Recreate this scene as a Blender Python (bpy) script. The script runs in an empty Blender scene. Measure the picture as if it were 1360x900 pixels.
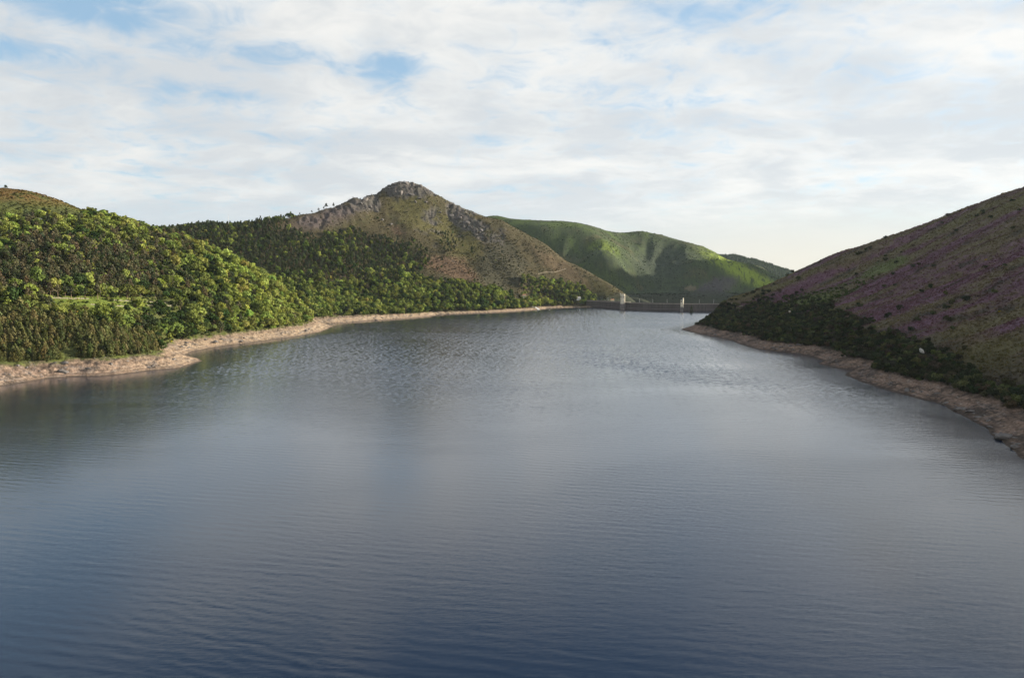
import bpy, bmesh, math, random
import numpy as np
from mathutils import Vector, Matrix

R = math.radians
scene = bpy.context.scene
COL = scene.collection
rng = np.random.default_rng(20)
random.seed(20)

# ------------------------------------------------------------------ camera
CAM_H = 100.0
FPX = 930.0                       # focal length in pixels of a 1360 px wide frame
PITCH = math.atan((450 - 364) / FPX)
cam_data = bpy.data.cameras.new("camera")
cam_data.sensor_width = 36.0
cam_data.lens = 36.0 * FPX / 1360.0
cam_data.clip_start = 1.0
cam_data.clip_end = 60000.0
cam = bpy.data.objects.new("camera", cam_data)
cam.location = (0, 0, CAM_H)
cam.rotation_euler = (R(90) - PITCH, 0, 0)
COL.objects.link(cam)
scene.camera = cam

# ------------------------------------------------------------------ sun, sky, exposure
SUN_AZ = R(71)                    # clockwise from the view direction (+y): from the right
SUN_EL = R(18)
sun_vec = Vector((math.sin(SUN_AZ) * math.cos(SUN_EL), math.cos(SUN_AZ) * math.cos(SUN_EL), math.sin(SUN_EL)))
sd = bpy.data.lights.new("sun", 'SUN')
sd.energy = 5.0
sd.angle = R(0.6)
sd.color = (1.0, 0.89, 0.72)
sun = bpy.data.objects.new("sun", sd)
sun.rotation_euler = sun_vec.to_track_quat('Z', 'Y').to_euler()
sun.location = (3000, 500, 2500)
COL.objects.link(sun)

scene.view_settings.view_transform = 'Standard'
scene.view_settings.look = 'None'
scene.view_settings.gamma = 1.0
scene.view_settings.use_curve_mapping = False
scene.view_settings.exposure = 1.2

SKY_STRENGTH = 0.1
world = bpy.data.worlds.new("World")
scene.world = world
world.use_nodes = True
wn, wl = world.node_tree.nodes, world.node_tree.links
wn.clear()


def W(kind, **kw):
    n = wn.new(kind)
    for k, v in kw.items():
        setattr(n, k, v)
    return n


def wmath(op, a, b=None, c=None, clamp=False):
    n = W('ShaderNodeMath', operation=op, use_clamp=clamp)
    for i, v in enumerate((a, b, c)):
        if v is None:
            continue
        if isinstance(v, (int, float)):
            n.inputs[i].default_value = v
        else:
            wl.new(v, n.inputs[i])
    return n.outputs[0]


def wmix(f, a, b):
    n = W('ShaderNodeMix', data_type='RGBA')
    n.clamp_factor = True
    for s, v in ((n.inputs[0], f), (n.inputs[6], a), (n.inputs[7], b)):
        if isinstance(v, (int, float)):
            s.default_value = v
        elif isinstance(v, tuple):
            s.default_value = (*v, 1)
        else:
            wl.new(v, s)
    return n.outputs[2]


def wramp(x, lo, hi, smooth=True):
    n = W('ShaderNodeMapRange')
    n.interpolation_type = 'SMOOTHSTEP' if smooth else 'LINEAR'
    n.inputs[1].default_value, n.inputs[2].default_value = lo, hi
    wl.new(x, n.inputs[0])
    return n.outputs[0]


def build_sky():
    tc = W('ShaderNodeTexCoord')
    sep = W('ShaderNodeSeparateXYZ')
    wl.new(tc.outputs['Generated'], sep.inputs[0])
    x, y, z = sep.outputs
    sky = W('ShaderNodeTexSky', sky_type='NISHITA', sun_disc=False)
    sky.sun_elevation = SUN_EL
    sky.sun_rotation = SUN_AZ
    sky.altitude = 600
    sky.air_density = 1.0
    sky.dust_density = 1.2
    sky.ozone_density = 1.5
    # cloud sheet: the direction is projected onto a flat layer overhead
    zc = wmath('ADD', wmath('MAXIMUM', z, 0.0), 0.17)
    cx, cy = wmath('DIVIDE', x, zc), wmath('DIVIDE', y, zc)
    comb = W('ShaderNodeCombineXYZ')
    wl.new(cx, comb.inputs[0]); wl.new(cy, comb.inputs[1])

    def noise(scale, detail, rough, offset, stretch=(1, 1, 1), dist=0.0, rot=0.0):
        mp = W('ShaderNodeMapping')
        mp.inputs['Location'].default_value = offset
        mp.inputs['Scale'].default_value = stretch
        mp.inputs['Rotation'].default_value = (0, 0, rot)
        wl.new(comb.outputs[0], mp.inputs[0])
        n = W('ShaderNodeTexNoise', noise_dimensions='3D')
        n.inputs['Scale'].default_value = scale
        n.inputs['Detail'].default_value = detail
        n.inputs['Roughness'].default_value = rough
        n.inputs['Distortion'].default_value = dist
        wl.new(mp.outputs[0], n.inputs['Vector'])
        return n.outputs[0]

    big = noise(0.9, 3, 0.5, (3.1, 1.7, 0), (1, 1.1, 1), 0.3, R(20))
    mid = noise(2.6, 8, 0.56, (7.3, 2.2, 1), (0.9, 0.95, 1), 0.5, R(-12))
    fine = noise(7.5, 8, 0.6, (1.3, 9.2, 4), (0.9, 0.9, 1), 0.7, R(14))
    az = W('ShaderNodeMath', operation='ARCTAN2')
    wl.new(x, az.inputs[0]); wl.new(y, az.inputs[1])
    az = az.outputs[0]
    el = wmath('ARCSINE', z)

    def gap(a0, e0, sa, se, amp):      # an opening in the cloud sheet at a compass bearing and height
        da = wmath('DIVIDE', wmath('SUBTRACT', az, R(a0)), R(sa))
        de = wmath('DIVIDE', wmath('SUBTRACT', el, R(e0)), R(se))
        q = wmath('ADD', wmath('MULTIPLY', da, da), wmath('MULTIPLY', de, de))
        return wmath('MULTIPLY', wmath('EXPONENT', wmath('MULTIPLY', q, -1.0)), amp)

    gaps = None
    for g in ((-36, 21, 6.0, 3.0, .80), (-29, 17.8, 8.5, 1.8, .52), (-35, 14.4, 7.0, 1.1, .36), (-16.5, 16.0, 6.5, 1.3, .32),
              (-9.3, 15.6, 2.6, 1.3, .30), (-25, 13.0, 6.0, .8, .18), (14.5, 18.4, 4.5, 1.0, .20), (1.0, 18.3, 2.5, 1.0, .10),
              (-62, 28, 18, 9, .3), (-30, 40, 30, 9, .22), (40, 50, 22, 10, .2), (10, 32, 10, 4, .15)):
        v = gap(*g)
        gaps = v if gaps is None else wmath('ADD', gaps, v)
    d = wmath('ADD', wmath('MULTIPLY', big, 0.55), wmath('ADD', wmath('MULTIPLY', mid, 0.85), wmath('MULTIPLY', fine, 0.42)))
    # the sheet thins out overhead, most of all away from the sun
    side0 = wramp(az, R(-70), R(60))
    thin = wmath('MULTIPLY', wramp(el, R(19), R(36)), wmath('SUBTRACT', 0.74, wmath('MULTIPLY', side0, 0.34)))
    thin = wmath('MULTIPLY', thin, wmath('SUBTRACT', 1.0, wmath('MULTIPLY', wramp(wmath('ABSOLUTE', az), R(42), R(75)), 0.9)))
    cover = wmath('SUBTRACT', wmath('SUBTRACT', wmath('ADD', d, -0.28), gaps), thin)
    cov = wramp(wmath('ADD', cover, wmath('MULTIPLY', wmath('SUBTRACT', fine, 0.5), 0.75)), 0.12, 0.70)
    # thickness decides white tops or grey bases
    grey = wramp(wmath('ADD', wmath('MULTIPLY', noise(2.1, 8, 0.56, (4.4, 6.1, 2), (0.8, 1.05, 1), 0.5, R(8)), 1.0), wmath('MULTIPLY', fine, 0.42)), 0.52, 0.88)
    K = 0.9 / SKY_STRENGTH
    white = tuple(c * K for c in (0.455, 0.452, 0.440))
    dark = tuple(c * K for c in (0.335, 0.353, 0.370))
    cloud = wmix(grey, white, dark)
    # brighter towards the sun's side
    sidef = wramp(az, R(-45), R(55))
    bright = W('ShaderNodeVectorMath', operation='SCALE')
    wl.new(cloud, bright.inputs[0])
    wl.new(wmath('ADD', wmath('MULTIPLY', sidef, 0.10), 0.94), bright.inputs['Scale'])
    skyblue = W('ShaderNodeVectorMath', operation='SCALE')
    wl.new(sky.outputs[0], skyblue.inputs[0])
    skyblue.inputs['Scale'].default_value = 0.95
    deep = wmix(wramp(el, R(18), R(34)), tuple(c * K for c in (0.165, 0.26, 0.345)), tuple(c * K for c in (0.038, 0.068, 0.125)))
    clear = wmix(0.65, skyblue.outputs[0], deep)
    base = wmix(cov, clear, bright.outputs[0])
    # clear band of pale air under the cloud edge, low over the valley
    lowband = wmath('MULTIPLY', wmath('SUBTRACT', 1.0, wramp(wmath('ADD', el, wmath('MULTIPLY', wmath('SUBTRACT', mid, .5), R(3.0))), R(2.6), R(6.2))), 0.78)
    bandcol = wmix(sidef, tuple(c * K for c in (0.265, 0.31, 0.345)), tuple(c * K for c in (0.37, 0.385, 0.375)))
    base = wmix(lowband, base, bandcol)
    glow = gap(22, 0.0, 15, 3.6, 0.9)
    base = wmix(glow, base, tuple(c * K for c in (0.435, 0.405, 0.34)))
    bg = W('ShaderNodeBackground')
    bg.inputs[1].default_value = SKY_STRENGTH
    wl.new(base, bg.inputs[0])
    out = W('ShaderNodeOutputWorld')
    wl.new(bg.outputs[0], out.inputs[0])


build_sky()
scene.render.engine = 'CYCLES'
scene.cycles.use_denoising = True
scene.cycles.denoising_prefilter = 'ACCURATE'
scene.cycles.use_adaptive_sampling = False
scene.cycles.max_bounces = 5
scene.cycles.diffuse_bounces = 2
scene.cycles.glossy_bounces = 2
scene.cycles.transparent_max_bounces = 8
scene.cycles.volume_bounces = 1
world.cycles.sampling_method = 'MANUAL'
world.cycles.sample_map_resolution = 512
# ------------------------------------------------------------------ helpers: projection and noise
CP, SP = math.cos(PITCH), math.sin(PITCH)


def at(px, py, Y):
    """World point seen at photograph pixel (px, py) and distance Y along the view."""
    u, v = (px - 680.0) / FPX, (450.0 - py) / FPX
    dy, dz = CP + v * SP, -SP + v * CP
    t = Y / dy
    return (u * t, Y, CAM_H + dz * t)


def onwater(px, py, z=0.0):
    u, v = (px - 680.0) / FPX, (450.0 - py) / FPX
    dy, dz = CP + v * SP, -SP + v * CP
    t = (z - CAM_H) / dz
    return (u * t, dy * t)


def project(x, y, z):
    dz = z - CAM_H
    dep = y * CP - dz * SP
    up = y * SP + dz * CP
    dep = np.where(np.abs(dep) < 1e-3, 1e-3, dep)
    return 680 + FPX * x / dep, 450 - FPX * up / dep, dep


def _h(ix, iy, s):
    h = (ix.astype(np.int64) * 374761393 + iy.astype(np.int64) * 668265263 + s * 144664651) & 0xFFFFFFFF
    h = ((h ^ (h >> 13)) * 1274126177) & 0xFFFFFFFF
    h = (h ^ (h >> 16)) & 0xFFFF
    return h.astype(np.float32) * np.float32(2 * math.pi / 65536.0)


def perlin(x, y, s=0):
    x = np.asarray(x, np.float32); y = np.asarray(y, np.float32)
    ix, iy = np.floor(x), np.floor(y)
    fx, fy = x - ix, y - iy
    ix = ix.astype(np.int32); iy = iy.astype(np.int32)
    u, v = fx * fx * fx * (fx * (fx * 6 - 15) + 10), fy * fy * fy * (fy * (fy * 6 - 15) + 10)
    r = []
    for dx in (0, 1):
        for dy in (0, 1):
            a = _h(ix + dx, iy + dy, s)
            r.append(np.cos(a) * (fx - dx) + np.sin(a) * (fy - dy))
    return ((r[0] * (1 - v) + r[1] * v) * (1 - u) + (r[2] * (1 - v) + r[3] * v) * u) * 1.5


def fbm(x, y, s=0, o=4, g=0.5):
    t, a, n = 0, 1.0, 0.0
    for i in range(o):
        t = t + a * perlin(x * 2**i + 17.3 * i, y * 2**i - 9.1 * i, s + i); n += a; a *= g
    return t / n


def ridged(x, y, s=0, o=4, g=0.55):
    t, a, n = 0, 1.0, 0.0
    for i in range(o):
        t = t + a * (1 - np.abs(perlin(x * 2**i + 5.3 * i, y * 2**i + 3.7 * i, s + i)) * 1.6); n += a; a *= g
    return t / n


def sstep(a, b, x):
    t = np.clip((x - a) / (b - a), 0, 1)
    return t * t * (3 - 2 * t)


def inpoly(px, py, poly):
    c = np.zeros(px.shape, bool)
    n = len(poly)
    for i in range(n):
        x1, y1 = poly[i]; x2, y2 = poly[(i + 1) % n]
        if y1 == y2:
            continue
        k = ((y1 > py) != (y2 > py)) & (px < (x2 - x1) * (py - y1) / (y2 - y1) + x1)
        c ^= k
    return c


def blob(px, py, x0, y0, rx, ry, rot=0.0):
    c, s = math.cos(R(rot)), math.sin(R(rot))
    dx, dy = px - x0, py - y0
    a, b = (dx * c + dy * s) / rx, (-dx * s + dy * c) / ry
    return np.exp(-(a * a + b * b))


# ------------------------------------------------------------------ the lake's outline
LEFT_PX = [(0, 513), (30, 508), (62, 503), (95, 500.5), (130, 500), (165, 497), (200, 492), (235, 489), (255, 484), (270, 478.5), (258, 474.5), (248, 471),
           (256, 467), (272, 463.5), (300, 459), (332, 455), (368, 450), (400, 445.5), (425, 441), (443, 433.5), (432, 431), (430, 430), (452, 429), (490, 426),
           (530, 423.5), (560, 421.5), (580, 419), (579, 417.6), (596, 417.2), (622, 416.4), (660, 415), (695, 413), (725, 410.6), (727, 409.3), (745, 408.9), (775, 408.4), (791, 408)]
RIGHT_PX = [(903, 437.5), (918, 441), (942, 446), (962, 449.5), (976, 454), (988, 459), (1005, 463.5), (1030, 466.5), (1058, 470), (1082, 474.5), (1094, 479), (1087, 483),
            (1106, 488), (1130, 492), (1121, 497), (1140, 506), (1162, 513), (1186, 520), (1215, 527), (1238, 533.5), (1258, 541), (1282, 553), (1303, 564.5), (1320, 578), (1334, 592), (1352, 606)]
left_shore = [onwater(*p) for p in LEFT_PX]
right_shore = [onwater(*p) for p in RIGHT_PX]
DAM_PTS = [(226, 2150), (252, 2108), (283, 2045), (319, 1984), (347, 1957), (377, 1936), (420, 1913), (462, 1900), (510, 1893), (560, 1897), (615, 1915), (670, 1950), (715, 2000)]
hid_right = [(690, 1930), (640, 1820), (560, 1700), (470, 1560), (400, 1440), (345, 1340)]
back_left = [(-485, 540), (-505, 420), (-520, 250), (-560, 40), (-600, -220), (-640, -600), (-700, -1100), (-640, -1700), (-350, -2150), (-60, -2300)]
back_right = [(260, -2150), (420, -1700), (440, -1100), (360, -600), (330, -250), (300, 0), (276, 180), (268, 300)]
lake = back_left[::-1] + left_shore + DAM_PTS[1:-1] + hid_right + right_shore + back_right[::-1]
lake = np.array(lake, np.float64)


def lake_distance(x, y):
    """Metres to the shore, positive on land."""
    x = np.asarray(x, np.float64); y = np.asarray(y, np.float64)
    best = np.full(x.shape, 1e18)
    n = len(lake)
    for i in range(n):
        a, b = lake[i], lake[(i + 1) % n]
        ab = b - a
        t = np.clip(((x - a[0]) * ab[0] + (y - a[1]) * ab[1]) / max(ab @ ab, 1e-9), 0, 1)
        dx, dy = x - a[0] - t * ab[0], y - a[1] - t * ab[1]
        best = np.minimum(best, dx * dx + dy * dy)
    ins = inpoly(x, y, [tuple(p) for p in lake])
    return np.where(ins, -1, 1) * np.sqrt(best)


# ------------------------------------------------------------------ the hills, from measured ridge and slope points
ctl = []


def C(px, py, Y, dz=0.0):
    x, y, z = at(px, py, Y)
    ctl.append((x, y, z + dz))


def Cw(x, y, z):
    ctl.append((x, y, z))


TH = 8.0      # height of the wood that hides the ground on the near left hill
# near left hill (wooded), its crest and the ground behind it
for px, py, Y, t in ((0, 252, 1180, 1), (45, 257, 1190, 1), (88, 272, 1200, 2), (125, 284, 1230, 8), (165, 297, 1270, 8), (205, 305, 1320, 8)):
    C(px, py, Y, -t)
    x, y, z = at(px, py, Y)
    k = (Y + 330) / Y
    Cw(x * k, y * k, z - 42)
for px, py, Y in ((245, 316, 1350), (285, 335, 1370), (325, 353, 1385), (365, 375, 1375), (400, 396, 1362), (425, 415, 1352)):
    C(px, py, Y, -TH)
for px, py, Y in ((0, 300, 1050), (0, 345, 900), (0, 395, 760), (70, 330, 980), (70, 385, 830), (140, 345, 1010), (140, 395, 880), (140, 425, 800), (70, 425, 740),
                  (210, 345, 1130), (210, 385, 1010), (210, 425, 900), (280, 365, 1180), (280, 405, 1060), (340, 385, 1220), (340, 415, 1130), (390, 415, 1250)):
    C(px, py, Y, -TH)
for p in ((-900, 700, 190), (-1000, 900, 235), (-1150, 1150, 265), (-1500, 1300, 300), (-1000, 400, 200), (-1050, 0, 220), (-1100, -600, 240), (-1600, 300, 330), (-1700, -700, 340),
          (-700, 600, 105), (-720, 350, 110), (-760, 0, 105), (-820, -600, 110), (-2300, 800, 380), (-2300, 2000, 360), (-2300, -500, 380)):
    Cw(*p)
# valley between the near hill and the peak
for p in ((-480, 1500, 34), (-620, 1600, 80), (-760, 1700, 120), (-380, 1620, 22), (-420, 1560, 22)):
    Cw(*p)
# the rocky peak, its long left shoulder and its right spur down to the dam
B_RIDGE = ((225, 303, 1950, 9), (260, 301, 1980, 9), (300, 299, 2010, 7), (335, 298, 2040, 6), (365, 294, 2090, 3), (395, 287, 2150, 1), (425, 279, 2220, 1), (445, 272, 2270, 0), (470, 265, 2330, 0), (484, 261.5, 2370, 0), (500, 257, 2420, 0),
           (513, 249, 2450, 0), (524, 243, 2465, 0), (540, 241.5, 2480, 0), (556, 245, 2490, 0), (572, 254, 2490, 0), (590, 267, 2485, 0), (610, 277, 2480, 0), (640, 288, 2470, 0), (667, 293.5, 2455, 0),
           (697, 312, 2420, 0), (723, 327, 2390, 0), (745, 344, 2355, 0), (770, 355, 2320, 0), (798, 370, 2285, 0), (820, 383, 2260, 0), (838, 396, 2245, 0))
for px, py, Y, t in B_RIDGE:
    C(px, py, Y, -t)
    x, y, z = at(px, py, Y)
    Cw(x * 1.1 + 25, y + 210, max(z - 95, 2) if px > 330 else z - 30)
    if px > 430:
        Cw(x * 1.1 + 50, y + 480, max(z - 250, -2))
for px, py, Y in ((500, 290, 2290), (540, 280, 2360), (545, 300, 2270), (600, 305, 2350), (600, 330, 2210), (545, 325, 2170), (640, 330, 2250), (640, 355, 2120), (690, 350, 2230), (690, 372, 2120),
                  (740, 378, 2210), (590, 355, 2090), (560, 370, 1980), (640, 376, 2010), (600, 385, 1920), (680, 390, 2060), (730, 395, 2120), (770, 393, 2180), (800, 396, 2190)):
    C(px, py, Y)
for px, py, Y in ((460, 300, 2170), (400, 305, 2080), (330, 318, 1930), (380, 330, 1900), (450, 330, 1990), (300, 325, 1850), (480, 355, 1900), (430, 362, 1800), (380, 358, 1760), (520, 372, 1860), (480, 390, 1760), (540, 392, 1800)):
    C(px, py, Y, -7)
Cw(255, 2165, 14); Cw(275, 2200, 15); Cw(330, 2195, 10); Cw(385, 2205, 2); Cw(230, 2190, 17)
# the green hill behind the dam
for px, py, Y in ((640, 292, 3350), (690, 292.5, 3420), (740, 294, 3450), (775, 298, 3440), (800, 305, 3480), (826, 309, 3560), (850, 307.5, 3600), (880, 313, 3560), (905, 320, 3460), (940, 333, 3380), (975, 345, 3380), (1005, 355, 3430), (1030, 366, 3470), (1060, 381, 3480), (1100, 398, 3500)):
    C(px, py, Y)
    x, y, z = at(px, py, Y)
    Cw(x * 1.14, y + 520, z - 130)
for px, py, Y in ((740, 320, 3150), (770, 335, 3100), (812, 338, 2960), (845, 345, 3220), (885, 350, 3240), (922, 345, 3150), (880, 330, 3380), (880, 375, 3020), (930, 376, 2840), (965, 356, 3150), (1000, 368, 3120), (1030, 384, 2950), (1050, 390, 2700), (1090, 398, 2700), (1050, 384, 3000), (1090, 392, 3050), (1060, 395, 2400), (840, 375, 2960), (790, 355, 2900), (900, 396, 2860), (960, 394, 2920), (840, 394, 2800),
                  (720, 306, 3200), (800, 318, 3160)):
    C(px, py, Y)
for p in ((400, 2450, -45), (520, 2600, -55), (680, 2600, -50), (820, 2600, -30), (500, 2350, -50), (600, 2300, -45), (520, 2150, -40), (620, 2150, -35), (450, 2230, -25), (700, 2400, 0), (900, 2700, 0), (1100, 3000, 0)):
    Cw(*p)
# the far wooded ridge
for px, py, Y in ((930, 342, 6000), (975, 342.5, 6000), (995, 345.5, 6050), (1015, 351, 6100), (1040, 359, 6150), (1060, 367, 6200), (1100, 385, 6250)):
    C(px, py, Y)
    x, y, z = at(px, py, Y)
    Cw(x * 1.15, y + 900, z - 150); Cw(x * .85, y - 900, z - 120)
# the heather hill on the right
E_RIDGE = ((1360, 248.5, 1150), (1335, 254.5, 1180), (1310, 266, 1215), (1280, 280, 1250), (1240, 297, 1285), (1200, 310.5, 1310), (1150, 325, 1340), (1120, 332, 1360), (1100, 341, 1375), (1060, 360.5, 1390), (1030, 374.5, 1395),
           (1000, 388, 1390), (975, 396, 1380), (950, 403, 1365), (930, 414, 1345), (917, 425, 1320))
for px, py, Y in E_RIDGE:
    C(px, py, Y)
    x, y, z = at(px, py, Y)
    Cw(x * 1.12 + 20, y + 150, z - 32 if z > 45 else z * .3); Cw(x * 1.2 + 60, y + 380, max(z - 105, 4))
for px, py, Y in ((1360, 300, 940), (1360, 360, 780), (1360, 420, 650), (1360, 470, 560), (1360, 520, 490), (1280, 320, 1060), (1280, 380, 850), (1280, 440, 690), (1280, 490, 600), (1200, 345, 1130), (1200, 400, 900), (1200, 450, 730),
                  (1130, 365, 1190), (1130, 410, 980), (1130, 445, 830), (1060, 385, 1250), (1060, 420, 1060), (1000, 405, 1270), (1000, 430, 1120), (960, 420, 1260), (1200, 480, 660)):
    C(px, py, Y)
for p in ((900, 1000, 262), (1200, 900, 330), (1500, 1200, 380), (700, 300, 190), (600, 0, 150), (1000, 0, 300), (1200, -700, 330), (700, -600, 120), (1800, 400, 420), (1500, 2000, 190), (1700, 3000, 20), (1500, 3500, 0), (1350, 3200, 15), (1500, 2600, 30), (1250, 2250, 40), (2300, 1000, 380), (2300, 2600, 150), (1900, -900, 400),
          (2600, 4200, 120), (1900, 3900, 60)):
    Cw(*p)
for p in ((-300, -2900, 160), (500, -2900, 180), (-1500, -2500, 300), (1500, -2500, 320), (-1200, 3000, 120), (-900, 2800, 130), (-1500, 2700, 150), (-600, 3200, 150), (-200, 3300, 260), (-1800, 4200, 140), (-600, 4500, 160), (500, 5200, 150), (0, 4300, 200), (-2500, 5500, 200), (1800, 5500, 80)):
    Cw(*p)
for i in range(0, len(lake), 2):
    Cw(lake[i][0], lake[i][1], 2.0)
for p in ((0, 400, -30), (0, 800, -30), (0, 1200, -30), (60, 1600, -25), (300, 1650, -15), (-200, 1000, -25), (-100, 0, -30), (-100, -800, -30), (-120, -1600, -20), (150, 1000, -25), (-250, 300, -25), (150, 500, -25)):
    Cw(*p)
ctl = np.array(ctl, np.float64)


def tps_fit(P, smooth):
    s = 1000.0
    q = P[:, :2] / s
    d2 = ((q[:, None] - q[None]) ** 2).sum(-1)
    n = len(q)
    K = 0.5 * d2 * np.log(d2 + 1e-12) + np.eye(n) * smooth
    A = np.zeros((n + 3, n + 3))
    A[:n, :n] = K
    A[:n, n] = 1; A[:n, n + 1:] = q; A[n, :n] = 1; A[n + 1:, :n] = q.T
    return q, np.linalg.solve(A, np.concatenate([P[:, 2], np.zeros(3)])), s


GX0, GX1, GY0, GY1, GS = -4000.0, 4000.0, -3500.0, 7500.0, 20.0
gx = np.arange(GX0, GX1 + GS / 2, GS); gy = np.arange(GY0, GY1 + GS / 2, GS)


def tps_grid():
    q, w, s = tps_fit(ctl, 1.5e-4)
    X, Y = np.meshgrid(gx / s, gy / s)
    X = X.ravel(); Y = Y.ravel()
    out = np.empty(X.size)
    for a in range(0, X.size, 8000):
        x, y = X[a:a + 8000], Y[a:a + 8000]
        d2 = (x[:, None] - q[None, :, 0]) ** 2 + (y[:, None] - q[None, :, 1]) ** 2
        out[a:a + 8000] = (0.5 * d2 * np.log(d2 + 1e-12)) @ w[:-3] + w[-3] + x * w[-2] + y * w[-1]
    return out.reshape(len(gy), len(gx))


BASE = tps_grid()
# spacing fine enough for the shoreline
LS = 8.0
lx = np.arange(-1600, 1600 + 1, LS); ly = np.arange(-2700, 2600 + 1, LS)
LD = lake_distance(*np.meshgrid(lx, ly))


def sample(G, x0, y0, s, x, y):
    fx = np.clip((x - x0) / s, 0, G.shape[1] - 1.001); fy = np.clip((y - y0) / s, 0, G.shape[0] - 1.001)
    ix, iy = fx.astype(int), fy.astype(int)
    fx, fy = fx - ix, fy - iy
    return (G[iy, ix] * (1 - fx) + G[iy, ix + 1] * fx) * (1 - fy) + (G[iy + 1, ix] * (1 - fx) + G[iy + 1, ix + 1] * fx) * fy


def sample_cubic(G, x0, y0, s, x, y):
    fx = np.clip((x - x0) / s, 1, G.shape[1] - 2.001); fy = np.clip((y - y0) / s, 1, G.shape[0] - 2.001)
    ix, iy = fx.astype(int), fy.astype(int)
    fx, fy = fx - ix, fy - iy

    def wts(t):
        return (-.5 * t + t * t - .5 * t**3, 1 - 2.5 * t * t + 1.5 * t**3, .5 * t + 2 * t * t - 1.5 * t**3, -.5 * t * t + .5 * t**3)
    wx, wy = wts(fx), wts(fy)
    r = 0
    for j in range(4):
        row = 0
        for i in range(4):
            row = row + wx[i] * G[iy + j - 1, ix + i - 1]
        r = r + wy[j] * row
    return r


def shore_d(x, y):
    d = sample(LD, lx[0], ly[0], LS, x, y)
    far = (x < -1590) | (x > 1590) | (y > 2590) | (y < -2690)
    return np.where(far, 600.0, d)


def masks(x, y):
    """Where each hill is, in plan."""
    e = sstep(180, 260, x) * (1 - sstep(1480, 1600, y))
    c = sstep(2560, 2760, y) * sstep(-700, -200, x)
    below = sstep(4, 30, y - np.interp(x, [p[0] for p in DAM_PTS], [p[1] for p in DAM_PTS])) * sstep(395, 440, x) * (y > 1850)
    c = np.maximum(c, below)
    return e, c


def height(x, y, detail=True):
    x = np.asarray(x, np.float64); y = np.asarray(y, np.float64)
    base = sample_cubic(BASE, GX0, GY0, GS, x, y)
    edge = np.maximum(np.maximum(np.abs(x) - 3700, 0), np.maximum(y - 7200, -3200 - y))
    base = np.where(edge > 0, base * np.exp(-np.maximum(edge, 0) / 2500.0), base)
    # unseen mountain added beyond the view's right edge, shaped to shade the green hill's foot
    base = base + np.interp(y, [2900, 3300, 3500, 3765, 3900, 4020, 4131, 4300, 4900], [0, 420, 760, 930, 955, 850, 620, 420, 0]) * np.exp(-((x - 3300) / 330.0) ** 2)
    d = shore_d(x, y)
    E, Cc = masks(x, y)
    px, py, dep = project(x, np.maximum(y, 1.0), base)
    if detail:
        big = fbm(x / 260, y / 260, 3, 3)
        base = base + big * 7 * sstep(60, 250, d)
        # gullies that run down the right hill towards the lake, and down the far green hill
        base = base + E * sstep(60, 260, d) * (fbm(y / 95 + .25 * x / 95, x / 420, 11, 3) * 20.0)
        base = base + Cc * (ridged((x - .35 * y) / 300, (y + .2 * x) / 950, 21, 3) - .55) * 42 * sstep(30, 160, base) * (1 - sstep(210, 320, base) * .85)
        B = sstep(1700, 1900, y) * (1 - sstep(2560, 2760, y)) * (1 - sstep(300, 420, x))
        base = base + B * sstep(40, 120, base) * (fbm((x + .4 * y) / 130, y / 330, 31, 4) * 12)
        rk = B * rock_mask(x, y, px, py, base)
        base = base + rk * (ridged(x / 40, y / 40, 41, 5, .6) - .66) * 17
    db = d + fbm(x / 38, y / 38, 51, 4) * 5.0 * sstep(-30, 5, d) * (1 - sstep(60, 120, d)) + fbm(x / 9, y / 9, 55, 2) * 1.2
    hb = np.where(x > 150, 8.5, 11.5) - 6.0 * sstep(1500, 1800, y)
    beach = np.where(db > 0, np.minimum(0.31 * db, hb + .06 * (db - hb / .31)), np.maximum(0.2 * db, -40))
    w = sstep(np.where(x > 150, 14, 20), np.where(x > 150, 62, 92), d)
    z = np.where(db > 0, (1 - w) * beach + w * np.maximum(base, 0.55 * beach), beach)
    # the valley below the dam
    behind = sstep(0, 40, y - np.interp(x, [p[0] for p in DAM_PTS], [p[1] for p in DAM_PTS]) - 6) * sstep(215, 260, x) * (1 - sstep(2560, 2700, y))
    z = np.where((behind > 0) & (x > 215), z * (1 - behind) + np.where(w > 0, base, z) * behind, z)
    if detail:
        strata = (ridged(x / 16 + y / 40, y / 16 - x / 40, 61, 4, .6) - .6) * 3.4 + np.round(z / 1.6) * 1.6 * .35 - z * .35
        z = z + strata * sstep(1.0, 6, z) * (1 - sstep(13, 20, z)) * sstep(0, 6, db)
        z = z + fbm(x / 5.5, y / 5.5, 71, 3, .6) * (0.25 + 0.55 * E) * sstep(14, 20, z)
    return z


def rock_mask(x, y, px, py, z):
    n = fbm(x / 60, y / 60, 81, 4)
    m = blob(px, py, 541, 250, 35, 11, 12) * 1.4 + blob(px, py, 618, 291, 27, 11, 30) * 1.15 + blob(px, py, 440, 284, 60, 12, -18) * .72 + blob(px, py, 488, 268, 20, 11, 0) * .9
    m = m + blob(px, py, 575, 300, 60, 26, 30) * .35 + blob(px, py, 650, 312, 40, 14, 30) * .35
    return sstep(.36, .66, m + n * .8)
# ------------------------------------------------------------------ materials
def new_mat(name):
    m = bpy.data.materials.new(name)
    m.use_nodes = True
    nt = m.node_tree
    nt.nodes.clear()
    return m, nt


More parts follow.
